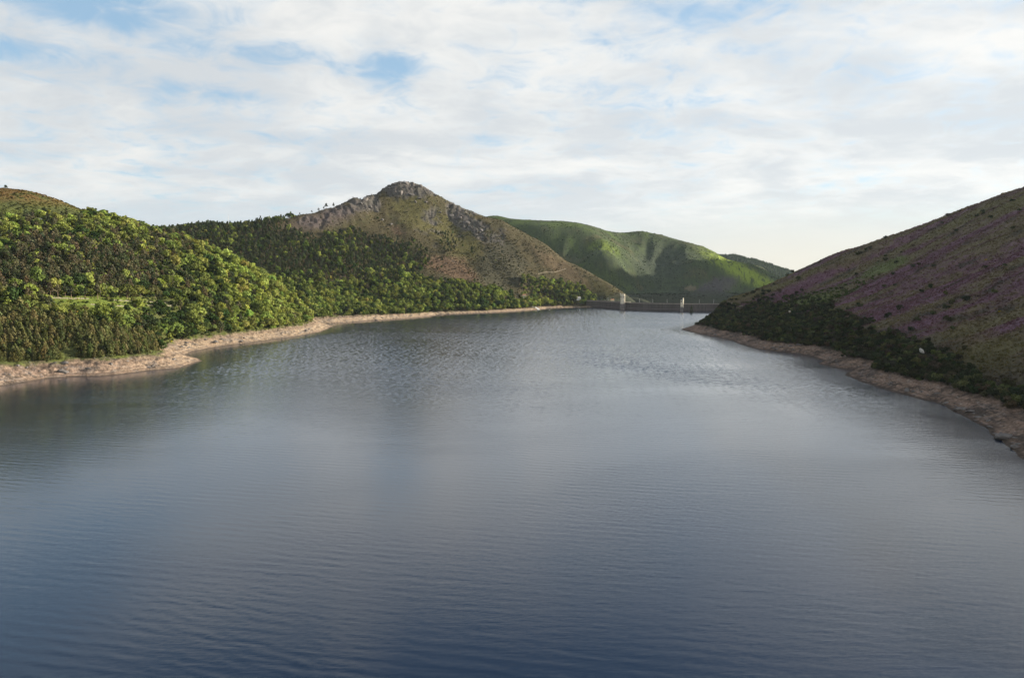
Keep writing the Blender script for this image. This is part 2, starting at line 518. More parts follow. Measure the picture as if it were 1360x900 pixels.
class NT:
    """Short-hand for building a node tree."""

    def __init__(self, nt):
        self.nt = nt

    def n(self, kind, **kw):
        x = self.nt.nodes.new(kind)
        for k, v in kw.items():
            setattr(x, k, v)
        return x

    def put(self, sock, v):
        if isinstance(v, tuple):
            sock.default_value = (*v, 1) if len(v) == 3 and sock.type == 'RGBA' else v
        elif isinstance(v, (int, float)):
            sock.default_value = v
        else:
            self.nt.links.new(v, sock)

    def math(self, op, a, b=None):
        x = self.n('ShaderNodeMath', operation=op)
        self.put(x.inputs[0], a)
        if b is not None:
            self.put(x.inputs[1], b)
        return x.outputs[0]

    def mix(self, f, a, b, blend='MIX'):
        x = self.n('ShaderNodeMix', data_type='RGBA', blend_type=blend)
        self.put(x.inputs[0], f); self.put(x.inputs[6], a); self.put(x.inputs[7], b)
        return x.outputs[2]

    def ramp(self, v, lo, hi, a=0.0, b=1.0):
        x = self.n('ShaderNodeMapRange')
        x.interpolation_type = 'SMOOTHSTEP'
        for i, q in enumerate((v, lo, hi, a, b)):
            self.put(x.inputs[i], q)
        return x.outputs[0]

    def noise(self, vec, scale, detail=4, rough=.55, dist=0.0):
        x = self.n('ShaderNodeTexNoise')
        if vec is not None:
            self.put(x.inputs['Vector'], vec)
        x.inputs['Scale'].default_value = scale
        x.inputs['Detail'].default_value = detail
        x.inputs['Roughness'].default_value = rough
        x.inputs['Distortion'].default_value = dist
        return x.outputs[0]

    def pos(self):
        return self.n('ShaderNodeNewGeometry').outputs['Position']

    def mapping(self, vec, rot=0.0, scale=(1, 1, 1)):
        x = self.n('ShaderNodeMapping')
        self.put(x.inputs[0], vec)
        x.inputs['Rotation'].default_value = (0, 0, rot)
        x.inputs['Scale'].default_value = scale
        return x.outputs[0]

    def bump(self, h, strength, dist):
        x = self.n('ShaderNodeBump')
        x.inputs['Strength'].default_value = strength
        x.inputs['Distance'].default_value = dist
        self.put(x.inputs['Height'], h)
        return x.outputs[0]

    def principled(self, col, rough=.9, normal=None, spec=.2, **kw):
        b = self.n('ShaderNodeBsdfPrincipled')
        self.put(b.inputs['Base Color'], col)
        self.put(b.inputs['Roughness'], rough)
        b.inputs['Specular IOR Level'].default_value = spec
        if normal is not None:
            self.put(b.inputs['Normal'], normal)
        for k, v in kw.items():
            self.put(b.inputs[k], v)
        return b.outputs[0]

    def out(self, s, slot='Surface'):
        o = self.n('ShaderNodeOutputMaterial')
        self.nt.links.new(s, o.inputs[slot])


def ground_material():
    m, nt = new_mat("hillside")
    t = NT(nt)
    p = t.pos()
    col = t.n('ShaderNodeAttribute', attribute_name="ground_colour").outputs['Color']
    n1 = t.noise(p, .55, 5, .65)
    n2 = t.noise(p, .12, 4, .6)
    f = t.math('ADD', t.ramp(n1, .25, .75, .55, 1.45), t.ramp(n2, .3, .7, -.14, .14))
    g = t.n('ShaderNodeCombineXYZ')
    for i in range(3):
        t.put(g.inputs[i], f)
    c = t.mix(1.0, col, g.outputs[0], 'MULTIPLY')
    h = t.noise(p, .9, 6, .7)
    t.out(t.principled(c, .95, t.bump(h, .8, 1.6), .08))
    return m


CHOP, RGH, BMP, FARW, COATR = .10, .18, .05, 1.0, .16


def water_material():
    m, nt = new_mat("lake_water")
    t = NT(nt)
    p = t.pos()
    # wind ripples: long crests that travel away to the right, broken by smaller cross chop
    a = t.mapping(p, R(27), (.16, 1, 1))
    b = t.mapping(p, R(12), (.35, 1, 1))
    w1 = t.noise(a, .34, 2, .5, .6)
    w2 = t.noise(b, .95, 3, .6, .4)
    w0 = t.noise(t.mapping(p, R(35), (.22, 1, 1)), .12, 2, .5, .5)
    gust = t.noise(t.mapping(p, R(20), (.5, 1, 1)), .006, 4, .55, .8)
    calm = t.ramp(gust, .36, .62, .55, 1.15)
    h = t.math('ADD', t.math('MULTIPLY', w1, 1.0), t.math('ADD', t.math('MULTIPLY', w2, .42), t.math('MULTIPLY', w0, .9)))
    h = t.math('MULTIPLY', h, calm)
    nrm = t.bump(h, 1.0, BMP)
    # small chop too fine to draw: every facet gets its own tilt, so the far water mirrors the sky well above the hills
    tilt = t.n('ShaderNodeTexNoise')
    t.put(tilt.inputs['Vector'], t.mapping(p, R(24), (.45, 1, 1)))
    tilt.inputs['Scale'].default_value = 1.7
    tilt.inputs['Detail'].default_value = 4
    tilt.inputs['Roughness'].default_value = .7
    sx = t.n('ShaderNodeSeparateColor'); t.put(sx.inputs[0], tilt.outputs['Color'])
    amp = t.math('MULTIPLY', calm, CHOP)
    v = t.n('ShaderNodeCombineXYZ')
    t.put(v.inputs[0], t.math('MULTIPLY', t.math('SUBTRACT', sx.outputs[0], .5), t.math('MULTIPLY', amp, .8)))
    t.put(v.inputs[1], t.math('MULTIPLY', t.math('SUBTRACT', sx.outputs[1], .5), amp))
    ad = t.n('ShaderNodeVectorMath', operation='ADD')
    t.put(ad.inputs[0], nrm); t.put(ad.inputs[1], v.outputs[0])
    nz = t.n('ShaderNodeVectorMath', operation='NORMALIZE')
    t.put(nz.inputs[0], ad.outputs[0])
    nrm = nz.outputs[0]
    bs = t.n('ShaderNodeBsdfPrincipled')
    bs.inputs['Base Color'].default_value = (.004, .012, .030, 1)
    t.put(bs.inputs['Roughness'], t.math('ADD', t.math('MULTIPLY', calm, RGH), .02))
    bs.inputs['IOR'].default_value = 1.36
    t.put(bs.inputs['Normal'], nrm)
    bs.inputs['Coat Weight'].default_value = .75
    bs.inputs['Coat IOR'].default_value = 1.33
    bs.inputs['Coat Roughness'].default_value = COATR
    t.put(bs.inputs['Coat Normal'], nrm)
    t.out(bs.outputs[0])
    return m


def plain(name, col, rough=.85, var=.25, scale=.8, bump=.0, spec=.25):
    m, nt = new_mat(name)
    t = NT(nt)
    tc = t.n('ShaderNodeTexCoord').outputs['Object']
    n = t.noise(tc, scale, 5, .6)
    f = t.ramp(n, .3, .7, 1 - var, 1 + var)
    g = t.n('ShaderNodeCombineXYZ')
    for i in range(3):
        t.put(g.inputs[i], f)
    c = t.mix(1.0, col, g.outputs[0], 'MULTIPLY')
    t.out(t.principled(c, rough, t.bump(n, bump, .3) if bump else None, spec))
    return m


def leaf_material(name, mode, trans=.3):
    """Foliage: its colour comes from the object (single trees) or from the mesh (the wood as a mass)."""
    m, nt = new_mat(name)
    t = NT(nt)
    if mode == 'object':
        c = t.n('ShaderNodeObjectInfo').outputs['Color']
    else:
        c = t.n('ShaderNodeAttribute', attribute_name="leaf_colour").outputs['Color']
    leaf = t.n('ShaderNodeAttribute', attribute_name="leaf_tone").outputs['Fac']
    n = t.noise(t.pos(), .5, 3, .6)
    f = t.math('ADD', t.math('MULTIPLY', leaf, .75), t.ramp(n, .3, .7, .5, .95))
    g = t.n('ShaderNodeCombineXYZ')
    for i in range(3):
        t.put(g.inputs[i], f)
    c = t.mix(1.0, c, g.outputs[0], 'MULTIPLY')
    d = t.n('ShaderNodeBsdfDiffuse'); t.put(d.inputs[0], c)
    tr = t.n('ShaderNodeBsdfTranslucent'); t.put(tr.inputs[0], t.mix(1.0, c, (1.15, 1.1, .55), 'MULTIPLY'))
    mx = t.n('ShaderNodeMixShader'); mx.inputs[0].default_value = trans
    nt.links.new(d.outputs[0], mx.inputs[1]); nt.links.new(tr.outputs[0], mx.inputs[2])
    t.out(mx.outputs[0])
    return m


M = {}
M['ground'] = ground_material()
M['water'] = water_material()
M['bark'] = plain("bark", (.13, .1, .075), .95, .3, 1.5)
M['pine_bark'] = plain("pine_bark", (.24, .17, .12), .95, .3, 1.5)
M['leaf'] = leaf_material("leaves_single", 'object')
M['leaf_mass'] = leaf_material("leaves_mass", 'mesh')
M['concrete'] = plain("dam_concrete", (.105, .092, .088), .9, .3, .12, .2)
def dam_concrete():
    m, nt = new_mat("stained_dam_concrete")
    t = NT(nt)
    p = t.pos()
    runs = t.noise(t.mapping(p, 0, (.22, .22, .012)), 1.0, 5, .65)
    blot = t.noise(p, .05, 4, .6)
    c = t.mix(t.ramp(runs, .38, .66), (.084, .074, .070), (.122, .106, .100))
    c = t.mix(t.math('MULTIPLY', t.ramp(blot, .45, .7), .6), c, (.085, .066, .066))
    t.out(t.principled(c, .92, None, .15))
    return m


M['concrete'] = dam_concrete()
M['concrete_pale'] = plain("pale_concrete", (.74, .67, .54), .85, .2, .2)
M['concrete_mid'] = plain("weathered_concrete", (.19, .17, .165), .9, .25, .2)
M['crest'] = plain("crest_concrete", (.36, .32, .28), .9, .2, .2)
M['white'] = plain("white_paint", (.82, .81, .78), .6, .06, .5)
M['cream'] = plain("cream_render", (.72, .64, .45), .8, .1, .5)
M['roof'] = plain("roof_tiles", (.34, .16, .09), .85, .25, 2)
M['roof_grey'] = plain("grey_roof", (.4, .39, .38), .7, .15, 1)
M['glass'] = plain("dark_window", (.02, .025, .03), .15, .1, 1, 0, .5)
M['metal'] = plain("galvanised_steel", (.5, .51, .52), .5, .1, 2, 0, .5)
M['rock'] = plain("granite", (.145, .132, .124), .95, .35, .6, .5)
M['rock_white'] = plain("bleached_granite", (.62, .60, .56), .9, .12, .6, .3)
M['track'] = plain("track_dirt", (.26, .22, .16), .95, .2, .5)
M['stone_wall'] = plain("dry_stone", (.19, .175, .13), .95, .4, 1.2, .4)

# ------------------------------------------------------------------ things and parts
def tag(o, label=None, cat=None, group=None, kind=None):
    for k, v in (("label", label), ("category", cat), ("group", group), ("kind", kind)):
        if v:
            o[k] = v
    return o


def mesh_np(name, verts, faces, mat=None, smooth=False):
    """verts (n,3); faces (m,3) or (m,4) int array."""
    me = bpy.data.meshes.new(name)
    nv, nf, k = len(verts), len(faces), faces.shape[1]
    me.vertices.add(nv)
    me.vertices.foreach_set("co", np.ascontiguousarray(verts, np.float32).ravel())
    me.loops.add(nf * k)
    me.loops.foreach_set("vertex_index", np.ascontiguousarray(faces, np.int32).ravel())
    me.polygons.add(nf)
    me.polygons.foreach_set("loop_start", np.arange(0, nf * k, k, dtype=np.int32))
    if smooth:
        me.polygons.foreach_set("use_smooth", np.ones(nf, bool))
    me.update(calc_edges=True)
    if mat:
        me.materials.append(mat)
    return me


def link(name, me, parent=None):
    o = bpy.data.objects.new(name, me)
    COL.objects.link(o)
    if parent:
        o.parent = parent
    return o


def empty(name, loc, rz=0.0):
    o = bpy.data.objects.new(name, None)
    o.location = loc
    o.rotation_euler = (0, 0, rz)
    o.empty_display_size = 1
    COL.objects.link(o)
    return o


def colour_attr(me, name, rgb, domain='POINT'):
    a = me.attributes.new(name, 'FLOAT_COLOR', domain)
    c = np.ones((len(rgb), 4), np.float32)
    c[:, :3] = rgb
    a.data.foreach_set("color", c.ravel())


# ------------------------------------------------------------------ the ground, one sheet
def ground_colours(x, y, z):
    px, py, dep = project(x, np.maximum(y, 1), z)
    E, Cc = masks(x, y)
    d = shore_d(x, y)
    N = len(x)
    n_big = fbm(x / 120, y / 120, 101, 4)
    n_mid = fbm(x / 28, y / 28, 105, 4, .6)
    n_fine = fbm(x / 6, y / 6, 109, 3, .65)
    white = rng.random(N).astype(np.float32) - .5
    col = np.zeros((N, 3), np.float32)

    def mix(c, w):
        nonlocal col
        w = np.clip(w, 0, 1)[:, None].astype(np.float32)
        col = col * (1 - w) + np.array(c, np.float32) * w
    # woodland floor and rough grass
    mix((.075, .085, .03), np.ones(N))
    mix((.12, .14, .035), sstep(-.1, .5, n_mid))
    # heathy top of the near left hill
    heath = sstep(205, 228, z + n_mid * 12) * (x < -500) * (y < 1600)
    mix((.135, .088, .034), heath)
    mix((.075, .080, .026), heath * sstep(-.1, .35, n_mid + n_fine * .6))
    mix((.20, .14, .055), heath * sstep(.25, .6, n_fine))
    # terraced meadow above the young pines
    mead = blob(px, py, 130, 402, 85, 15) * (y < 1100) * (x < 0)
    mix((.105, .14, .028), sstep(.3, .7, mead + n_mid * .5))
    mix((.15, .165, .035), sstep(.3, .6, mead + n_mid * .3) * sstep(.0, .5, n_fine + n_mid * .5))
    mix((.05, .07, .022), sstep(.3, .6, mead) * sstep(.1, .4, -n_fine * .5 + n_mid * .7))
    # the peak and its slopes
    nn = n_mid * .55 + n_fine * .35 + n_big * .35
    B = sstep(1650, 1850, y) * (1 - sstep(2560, 2760, y)) * (1 - sstep(470, 520, x))
    mix((.064, .054, .028), B)
    mix((.052, .057, .024), B * sstep(-.1, .4, nn))
    mix((.105, .080, .044), B * sstep(.1, .5, n_fine + n_mid * .6) * .8)
    olive = blob(px, py, 555, 285, 60, 22, 30) + blob(px, py, 615, 325, 40, 26, 40) + blob(px, py, 800, 385, 40, 12, 30) * .8
    mix((.098, .090, .032), B * sstep(.25, .95, olive + nn * .8) * .75)
    mix((.14, .098, .060), B * sstep(.3, .9, blob(px, py, 745, 355, 60, 14, 33) * .9 + blob(px, py, 660, 330, 70, 12, 32) * .55 + nn * .8) * .6)
    red = blob(px, py, 588, 352, 34, 12, 14) * 1.2 + blob(px, py, 620, 365, 22, 8, 12) * .9 + blob(px, py, 527, 306, 13, 7, 20) * 1.0 + blob(px, py, 610, 345, 24, 8) * .6
    mix((.128, .082, .052), B * sstep(.3, 1.05, red + nn * 1.1) * .85)
    mix((.24, .16, .11), B * sstep(.5, .8, red) * sstep(.1, .45, n_fine) * .6)
    scrub = blob(px, py, 672, 345, 36, 26, 48) * 1.2 + blob(px, py, 655, 365, 26, 20, 30) * 1.0 + blob(px, py, 625, 300, 20, 10, 30) * .5
    mix((.050, .048, .031), B * sstep(.2, .95, scrub + nn * .9) * .85)
    rk = B * rock_mask(x, y, px, py, z)
    mix((.088, .080, .078), rk * .85)
    mix((.085, .080, .065), rk * sstep(-.1, .35, n_mid + n_fine * .8))
    mix((.20, .175, .16), rk * sstep(.25, .6, n_fine) * .7)
    mix((.092, .070, .070), B * sstep(.3, .9, blob(px, py, 425, 292, 66, 16, -15) + nn * .6) * .6)
    mix((.15, .13, .115), B * sstep(.3, .5, n_fine + n_mid * .3) * sstep(.25, .7, blob(px, py, 440, 288, 70, 18, -15) + blob(px, py, 580, 300, 60, 30, 30) * .6) * .7)
    # the green hill behind the dam
    grn = Cc
    mix((.046, .064, .028), grn)
    mix((.066, .094, .026), grn * sstep(-.15, .35, n_big + nn * .6))
    mix((.095, .082, .040), grn * sstep(.05, .5, -n_big + nn * .6) * .8)
    mix((.195, .255, .034), grn * sstep(.3, .85, blob(px, py, 985, 360, 80, 13, 27) + blob(px, py, 800, 330, 40, 18, 20) * .6 + nn * .5))  # brighter grass, with the sunlit strip's extra light put into its colour
    craggy = blob(px, py, 880, 350, 52, 34) * 1.0 + blob(px, py, 800, 340, 26, 12, 35) * .6 + blob(px, py, 900, 395, 70, 16) * .6
    mix((.056, .066, .054), grn * sstep(.25, .95, craggy + nn * .9) * .8)
    mix((.13, .122, .115), grn * sstep(.2, .8, craggy) * sstep(.2, .5, n_fine + n_mid * .6) * .25)
    mix((.036, .050, .028), grn * sstep(.08, .36, n_mid + n_fine * .6 + craggy * .25) * .85)
    mix((.085, .066, .090), grn * sstep(.3, .95, blob(px, py, 950, 382, 36, 14, -20) * 1.2 + nn * .7) * .6)
    mix((.22, .17, .11), grn * sstep(.5, .9, blob(px, py, 918, 383, 12, 5) * 1.1 + n_fine * .5) * .6)
    mix((.040, .046, .030), sstep(4, 40, y - np.interp(x, [p[0] for p in DAM_PTS], [p[1] for p in DAM_PTS])) * (x > 260) * (1 - sstep(20, 48, z + nn * 20)) * (1 - sstep(2700, 2900, y)) * (y > 1880))
    # far wooded ridge
    mix((.04, .06, .03), sstep(4600, 5000, y))
    # the heather hill
    streak = fbm(y / 85 + .3 * x / 85, x / 330, 121, 5, .55) * 1.35
    st2 = fbm(y / 24 + .2 * x / 24, x / 110, 131, 4, .6)
    hi = sstep(110, 220, z)
    mix((.112, .092, .056), E)
    mix((.112, .058, .084), E * sstep(-.2, .2, streak + n_mid * .35 + n_fine * .2 - .16 * hi) * .9)
    mix((.150, .090, .124), E * sstep(.05, .5, st2 * .7 + n_fine * .8 + streak * .2) * .8)
    mix((.125, .118, .055), E * sstep(.02, .5, -streak * .8 + st2 * .4 + .34 * hi - .1 + n_fine * .3) * .8)
    mix((.20, .17, .115), E * sstep(.2, .6, n_fine * .7 + st2 * .5) * (.25 + .35 * hi))
    mix((.052, .050, .036), E * sstep(.1, .45, n_mid * .8 - st2 * .6 + n_fine * .25) * .85)
    gs = blob(px, py, 1085, 398, 50, 12, -14) + blob(px, py, 1160, 360, 60, 10, -22) * .7 + blob(px, py, 1190, 350, 30, 8, -22) * .5
    mix((.11, .14, .05), E * sstep(.3, .9, gs + nn * .8) * .8)
    low = E * (1 - sstep(26, 46, z + n_mid * 16))
    mix((.058, .054, .038), low * .85)
    olv = blob(px, py, 1310, 465, 70, 36, 20)
    mix((.115, .10, .042), E * sstep(.2, .9, olv + nn * .6) * .6)
    # drawn-down bank
    hb = np.where(x > 150, 8.2, 11.2) - 6.0 * sstep(1500, 1800, y)
    bank = 1 - sstep(-1.6, 2.2, z - hb + n_mid * 4.2 + n_fine * 2.2)
    bank = bank * (1 - Cc) * (1 - (x > 225) * sstep(2, 12, y - np.interp(x, [p[0] for p in DAM_PTS], [p[1] for p in DAM_PTS])) * (y > 1880)) * (d > -60) * (1 - sstep(80, 140, d)) * (y > -2600)
    warm = np.clip(.5 + .6 * n_mid + .5 * n_big, 0, 1)
    sandc = np.array((.245, .178, .122), np.float32) * (1 - warm[:, None]) + np.array((.325, .252, .175), np.float32) * warm[:, None]
    pinkish = np.clip(blob(px, py, 60, 495, 170, 26) * .9 + E * .85, 0, 1)
    sandc = sandc * (1 - pinkish[:, None] * .75) + np.array((.222, .150, .120), np.float32) * pinkish[:, None] * .75
    sandc = sandc * (1.2 - .16 * E[:, None]) * np.where(E > .5, 1, 1)[:, None]
    w = np.clip(bank, 0, 1)[:, None]
    col[:] = col * (1 + .15 * E[:, None] * sstep(20, 40, z)[:, None])
    col[:] = col * (1 - w) + sandc * w
    st = ridged(x / 22 + y / 60, y / 22 - x / 60, 61, 4, .6)
    mix((.20, .175, .16), bank * sstep(.60, .85, st + n_mid * .3) * .7)
    mix((.060, .048, .040), bank * sstep(.12, .46, n_fine * .6 + n_mid * .6 + .18 * sstep(6, 13, z) + .16 * E + .12 * pinkish) * .9)
    mix((.40, .36, .315), bank * sstep(.36, .6, n_fine * .9 - n_mid * .4) * .8)
    lines = perlin(z * .8 + n_mid * .9, x * 0 + 3.3, 141) + .6 * perlin(z * 2.1 + n_mid, x * 0 + 8.1, 142)
    mix((.130, .092, .068), bank * sstep(.05, .45, lines) * .7)
    mix((.42, .34, .25), bank * sstep(.15, .6, -lines + n_mid * .4) * .3 * (1 - E))
    wet = bank * (1 - sstep(.5, 1.3, z + n_fine * .4))
    mix((.075, .058, .046), wet * .9)
    return np.clip(col * (1 + white[:, None] * .10), .004, .9)


def build_ground():
    a_fine = np.arange(-47, 47.001, .066)
    a_out = np.concatenate([np.arange(47.5, 180, 2.0), np.arange(-180, -47.4, 2.0)])
    ang = np.concatenate([a_fine, a_out])
    r = [100.0]
    while r[-1] < 13000:
        q = r[-1]
        k = .02 if q < 340 else .0026 if q < 2560 else .0055 if q < 3700 else .012 if q < 6500 else .03
        r.append(q * (1 + k))
    r = np.array([.5, 40] + r)
    A, Rr = np.meshgrid(np.radians(ang), r)
    x = (np.sin(A) * Rr).ravel(); y = (np.cos(A) * Rr).ravel()
    z = np.concatenate([height(x[i:i + 200000], y[i:i + 200000]) for i in range(0, len(x), 200000)])
    nr, na = Rr.shape
    i = np.arange(nr - 1)[:, None] * na + np.arange(na)[None]
    j = np.arange(nr - 1)[:, None] * na + (np.arange(na)[None] + 1) % na
    f = np.stack([i, j, j + na, i + na], -1).reshape(-1, 4)[:, ::-1]
    me = mesh_np("ground", np.stack([x, y, z], 1), f, M['ground'], smooth=True)
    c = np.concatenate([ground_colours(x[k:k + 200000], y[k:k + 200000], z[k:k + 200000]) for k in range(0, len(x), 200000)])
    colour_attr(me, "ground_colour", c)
    tag(link("ground", me), kind='structure')
    return r, ang


import time
_t0 = time.time()
build_ground()
print("ground", round(time.time() - _t0, 1))


WAVE_SLOPE = .042


def wave_height(x, y):
    """Wind waves that run away from the viewer to the right; weaker in the lee of the banks and in calm lanes."""
    rs = np.random.default_rng(9)
    d = sample(LD, lx[0], ly[0], LS, x, y)
    gust = fbm(x / 140 + y / 300, y / 420, 901, 4) * (1 - .8 * sstep(500, 1000, y))
    far = sstep(340, 760, y)
    amp = (.62 + .75 * sstep(-.35, .35, gust)) * (.22 + .78 * sstep(-6, -55, d))
    h = np.zeros(len(x))
    ph = rs.uniform(0, 6.28, 80)
    dn, df = rs.normal(0, R(15), 20), rs.normal(0, R(30), 30)
    k = np.nonzero(far < 1)[0]
    if len(k):
        xn, yn, near = x[k], y[k], 0
        for i in range(20):            # close to: long-crested ripples
            lam = 2.0 * (6.0 / 2.0) ** (i / 19)
            th = R(27) + dn[i]
            kx, ky = math.sin(th) * 2 * math.pi / lam, math.cos(th) * 2 * math.pi / lam
            grp = .7 + .8 * perlin(xn / (lam * 8) + i * 3.1, yn / (lam * 7) - i * 1.7, 910 + i)
            bend = 1.3 * perlin(xn / (lam * 12) - i, yn / (lam * 12) + i, 940 + i)
            near = near + grp * (1.3 - .75 * i / 19) * lam / (2 * math.pi) * np.sin(kx * xn + ky * yn + ph[i] + bend)
        h[k] += WAVE_SLOPE * .46 * near * (1 - far[k])
    k = np.nonzero(far > 0)[0]
    if len(k):
        xn, yn, farw = x[k], y[k], 0
        for i in range(30):            # far off: only the short-crested chop counts
            lam = 2.3 * (4.2 / 2.3) ** (i / 29)
            th = R(12) + df[i]
            kx, ky = math.sin(th) * 2 * math.pi / lam, math.cos(th) * 2 * math.pi / lam
            farw = farw + lam / (2 * math.pi) * np.sin(kx * xn + ky * yn + ph[20 + i])
        h[k] += WAVE_SLOPE * FARW * farw * far[k]
    return h * amp


def build_water():
    def sheet(xs, ys, wavy):
        X, Y = np.meshgrid((xs[:-1] + xs[1:]) / 2, (ys[:-1] + ys[1:]) / 2)
        d = sample(LD, lx[0], ly[0], LS, X, Y)
        dam_y = np.interp(X, [p[0] for p in DAM_PTS], [p[1] for p in DAM_PTS])
        keep = (d < 30) & ~((X > 232) & (Y > dam_y + 3))
        nx = len(xs)
        iy, ix = np.nonzero(keep)
        a = iy * nx + ix
        f = np.stack([a, a + 1, a + nx + 1, a + nx], 1)
        used, inv = np.unique(f, return_inverse=True)
        vx, vy = xs[used % nx], ys[used // nx]
        vz = np.concatenate([wave_height(vx[k:k + 200000], vy[k:k + 200000]) for k in range(0, len(vx), 200000)]) if wavy else np.full(len(vx), -.12)
        return np.stack([vx, vy, vz], 1), inv.reshape(f.shape)
    v1, f1 = sheet(np.arange(-640, 760, 2.0), np.arange(112, 700.4, .8), True)
    v3, f3 = sheet(np.arange(-640, 760, 1.7), np.arange(699.2, 2190, .75), True)
    f1 = np.concatenate([f1, f3 + len(v1)]); v1 = np.concatenate([v1, v3])
    v2, f2 = sheet(np.arange(-820, 860, 20.0), np.arange(-2450, 124, 20.0), False)
    print("water quads", len(f1))
    me = mesh_np("lake_water", np.concatenate([v1, v2]), np.concatenate([f1, f2 + len(v1)]), M['water'], smooth=True)
    tag(link("lake_water", me), kind='structure')


build_water()


def build_haze():
    m, nt = new_mat("valley_air")
    t = NT(nt)
    v = t.n('ShaderNodeVolumePrincipled')
    v.inputs['Color'].default_value = (.72, .86, 1.0, 1)
    v.inputs['Density'].default_value = HAZE
    v.inputs['Anisotropy'].default_value = .2
    t.out(v.outputs[0], 'Volume')
    bm = bmesh.new()
    bmesh.ops.create_cube(bm, size=1.0)
    for q in bm.verts:
        q.co = Vector((q.co.x * 28000, q.co.y * 28000, 1350.0 if q.co.z > 0 else -110.0))
    me = bpy.data.meshes.new("haze")
    bm.to_mesh(me); bm.free()
    me.materials.append(m)
    tag(link("haze", me), kind='stuff')


HAZE = 1.1e-5
build_haze()
# ------------------------------------------------------------------ tree shapes
def leaf_quads(cent, nrm, size, rs, aspect=1.0):
    """One leaf spray per row: a slightly folded quad facing NRM."""
    n = len(cent)
    nrm = nrm / np.maximum(np.linalg.norm(nrm, axis=1, keepdims=True), 1e-6)
    ref = rs.normal(size=(n, 3))
    u = np.cross(nrm, ref); u /= np.maximum(np.linalg.norm(u, axis=1, keepdims=True), 1e-6)
    v = np.cross(nrm, u)
    s = size[:, None]
    k = rs.uniform(.6, 1.25, (n, 4, 1))
    q = np.stack([cent + (-u * .5 - v * .5 * aspect) * s * k[:, 0], cent + (u * .5 - v * .5 * aspect) * s * k[:, 1],
                  cent + (u * .5 + v * .5 * aspect) * s * k[:, 2], cent + (-u * .5 + v * .5 * aspect) * s * k[:, 3]], 1)
    return q.reshape(-1, 3)


def sph(rs, n):
    d = rs.normal(size=(n, 3))
    return d / np.linalg.norm(d, axis=1, keepdims=True)


def crown_broad(seed, nq, size=1.0):
    rs = np.random.default_rng(seed)
    h, w = rs.uniform(7.5, 13.0), rs.uniform(7.0, 11.5)
    lobes = [(0, 0, h * .66, w * .30)]
    k = rs.integers(5, 10)
    for i in range(k):
        a = i * 2 * math.pi / k + rs.uniform(-.7, .7)
        rr = w * rs.uniform(.18, .42)
        lobes.append((math.cos(a) * rr, math.sin(a) * rr, h * rs.uniform(.28, .74), w * rs.uniform(.11, .25)))
    for i in range(3):
        a = rs.uniform(0, 6.28); rr = w * rs.uniform(.05, .2)
        lobes.append((math.cos(a) * rr, math.sin(a) * rr, h * rs.uniform(.72, .84), w * rs.uniform(.13, .2)))
    lobes = np.array(lobes)
    pr = lobes[:, 3] ** 2; pr /= pr.sum()
    li = rs.choice(len(lobes), nq, p=pr)
    d = sph(rs, nq)
    d[:, 2] = np.where(d[:, 2] < -.35, -d[:, 2], d[:, 2])
    rad = rs.uniform(.72, 1.08, nq)
    c = lobes[li, :3] + d * (lobes[li, 3] * rad)[:, None] * np.array([1, 1, .88])
    tone = np.clip(rs.normal(.5, .13, nq) + rs.normal(0, .2, len(lobes))[li], .02, 1)
    c += rs.normal(0, .28, c.shape)
    return leaf_quads(c, d + rs.normal(0, .34, (nq, 3)), size * rs.uniform(.5, 1.5, nq), rs), tone


def crown_pine(seed, nq, h=13.0, w=6.5, size=.95):
    rs = np.random.default_rng(seed)
    lobes = []
    lean = rs.uniform(-.4, .4, 2)
    n = rs.integers(9, 13)
    for i in range(n):
        t = i / (n - 1)
        zz = h * (.46 + .50 * t)
        rr = w * .5 * (1 - t) ** .6 * rs.uniform(.45, .95) * (.75 if t < .12 else 1)
        a = i * 2.4 + rs.uniform(-.5, .5)
        lobes.append((math.cos(a) * rr + lean[0] * t, math.sin(a) * rr + lean[1] * t, zz, w * (.20 - .06 * t) * rs.uniform(.85, 1.2)))
    lobes = np.array(lobes)
    pr = lobes[:, 3] ** 2; pr /= pr.sum()
    li = rs.choice(n, nq, p=pr)
    d = sph(rs, nq)
    c = lobes[li, :3] + d * (lobes[li, 3] * rs.uniform(.55, 1.1, nq))[:, None] * np.array([1, 1, .7])
    tone = np.clip(rs.normal(.48, .17, nq) + rs.normal(0, .1, n)[li], .05, 1)
    return leaf_quads(c, d + rs.normal(0, .6, (nq, 3)), size * rs.uniform(.6, 1.3, nq), rs), tone


def crown_young(seed, nq, h=6.0, w=4.4, size=.62):
    rs = np.random.default_rng(seed)
    t = rs.uniform(0, 1, nq) ** 1.25
    a = rs.uniform(0, 2 * math.pi, nq)
    wob = 1 + .25 * np.sin(a * 3 + seed) + .18 * np.sin(t * 19)
    rr = w * .5 * (1 - t) ** .55 * wob * rs.uniform(.55, 1.05, nq) + .07
    c = np.stack([np.cos(a) * rr, np.sin(a) * rr, h * (.06 + .92 * t)], 1)
    d = np.stack([np.cos(a), np.sin(a), np.full(nq, .55)], 1)
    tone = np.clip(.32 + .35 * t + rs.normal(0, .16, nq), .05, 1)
    return leaf_quads(c, d + rs.normal(0, .45, (nq, 3)), size * rs.uniform(.6, 1.3, nq), rs, 1.5), tone


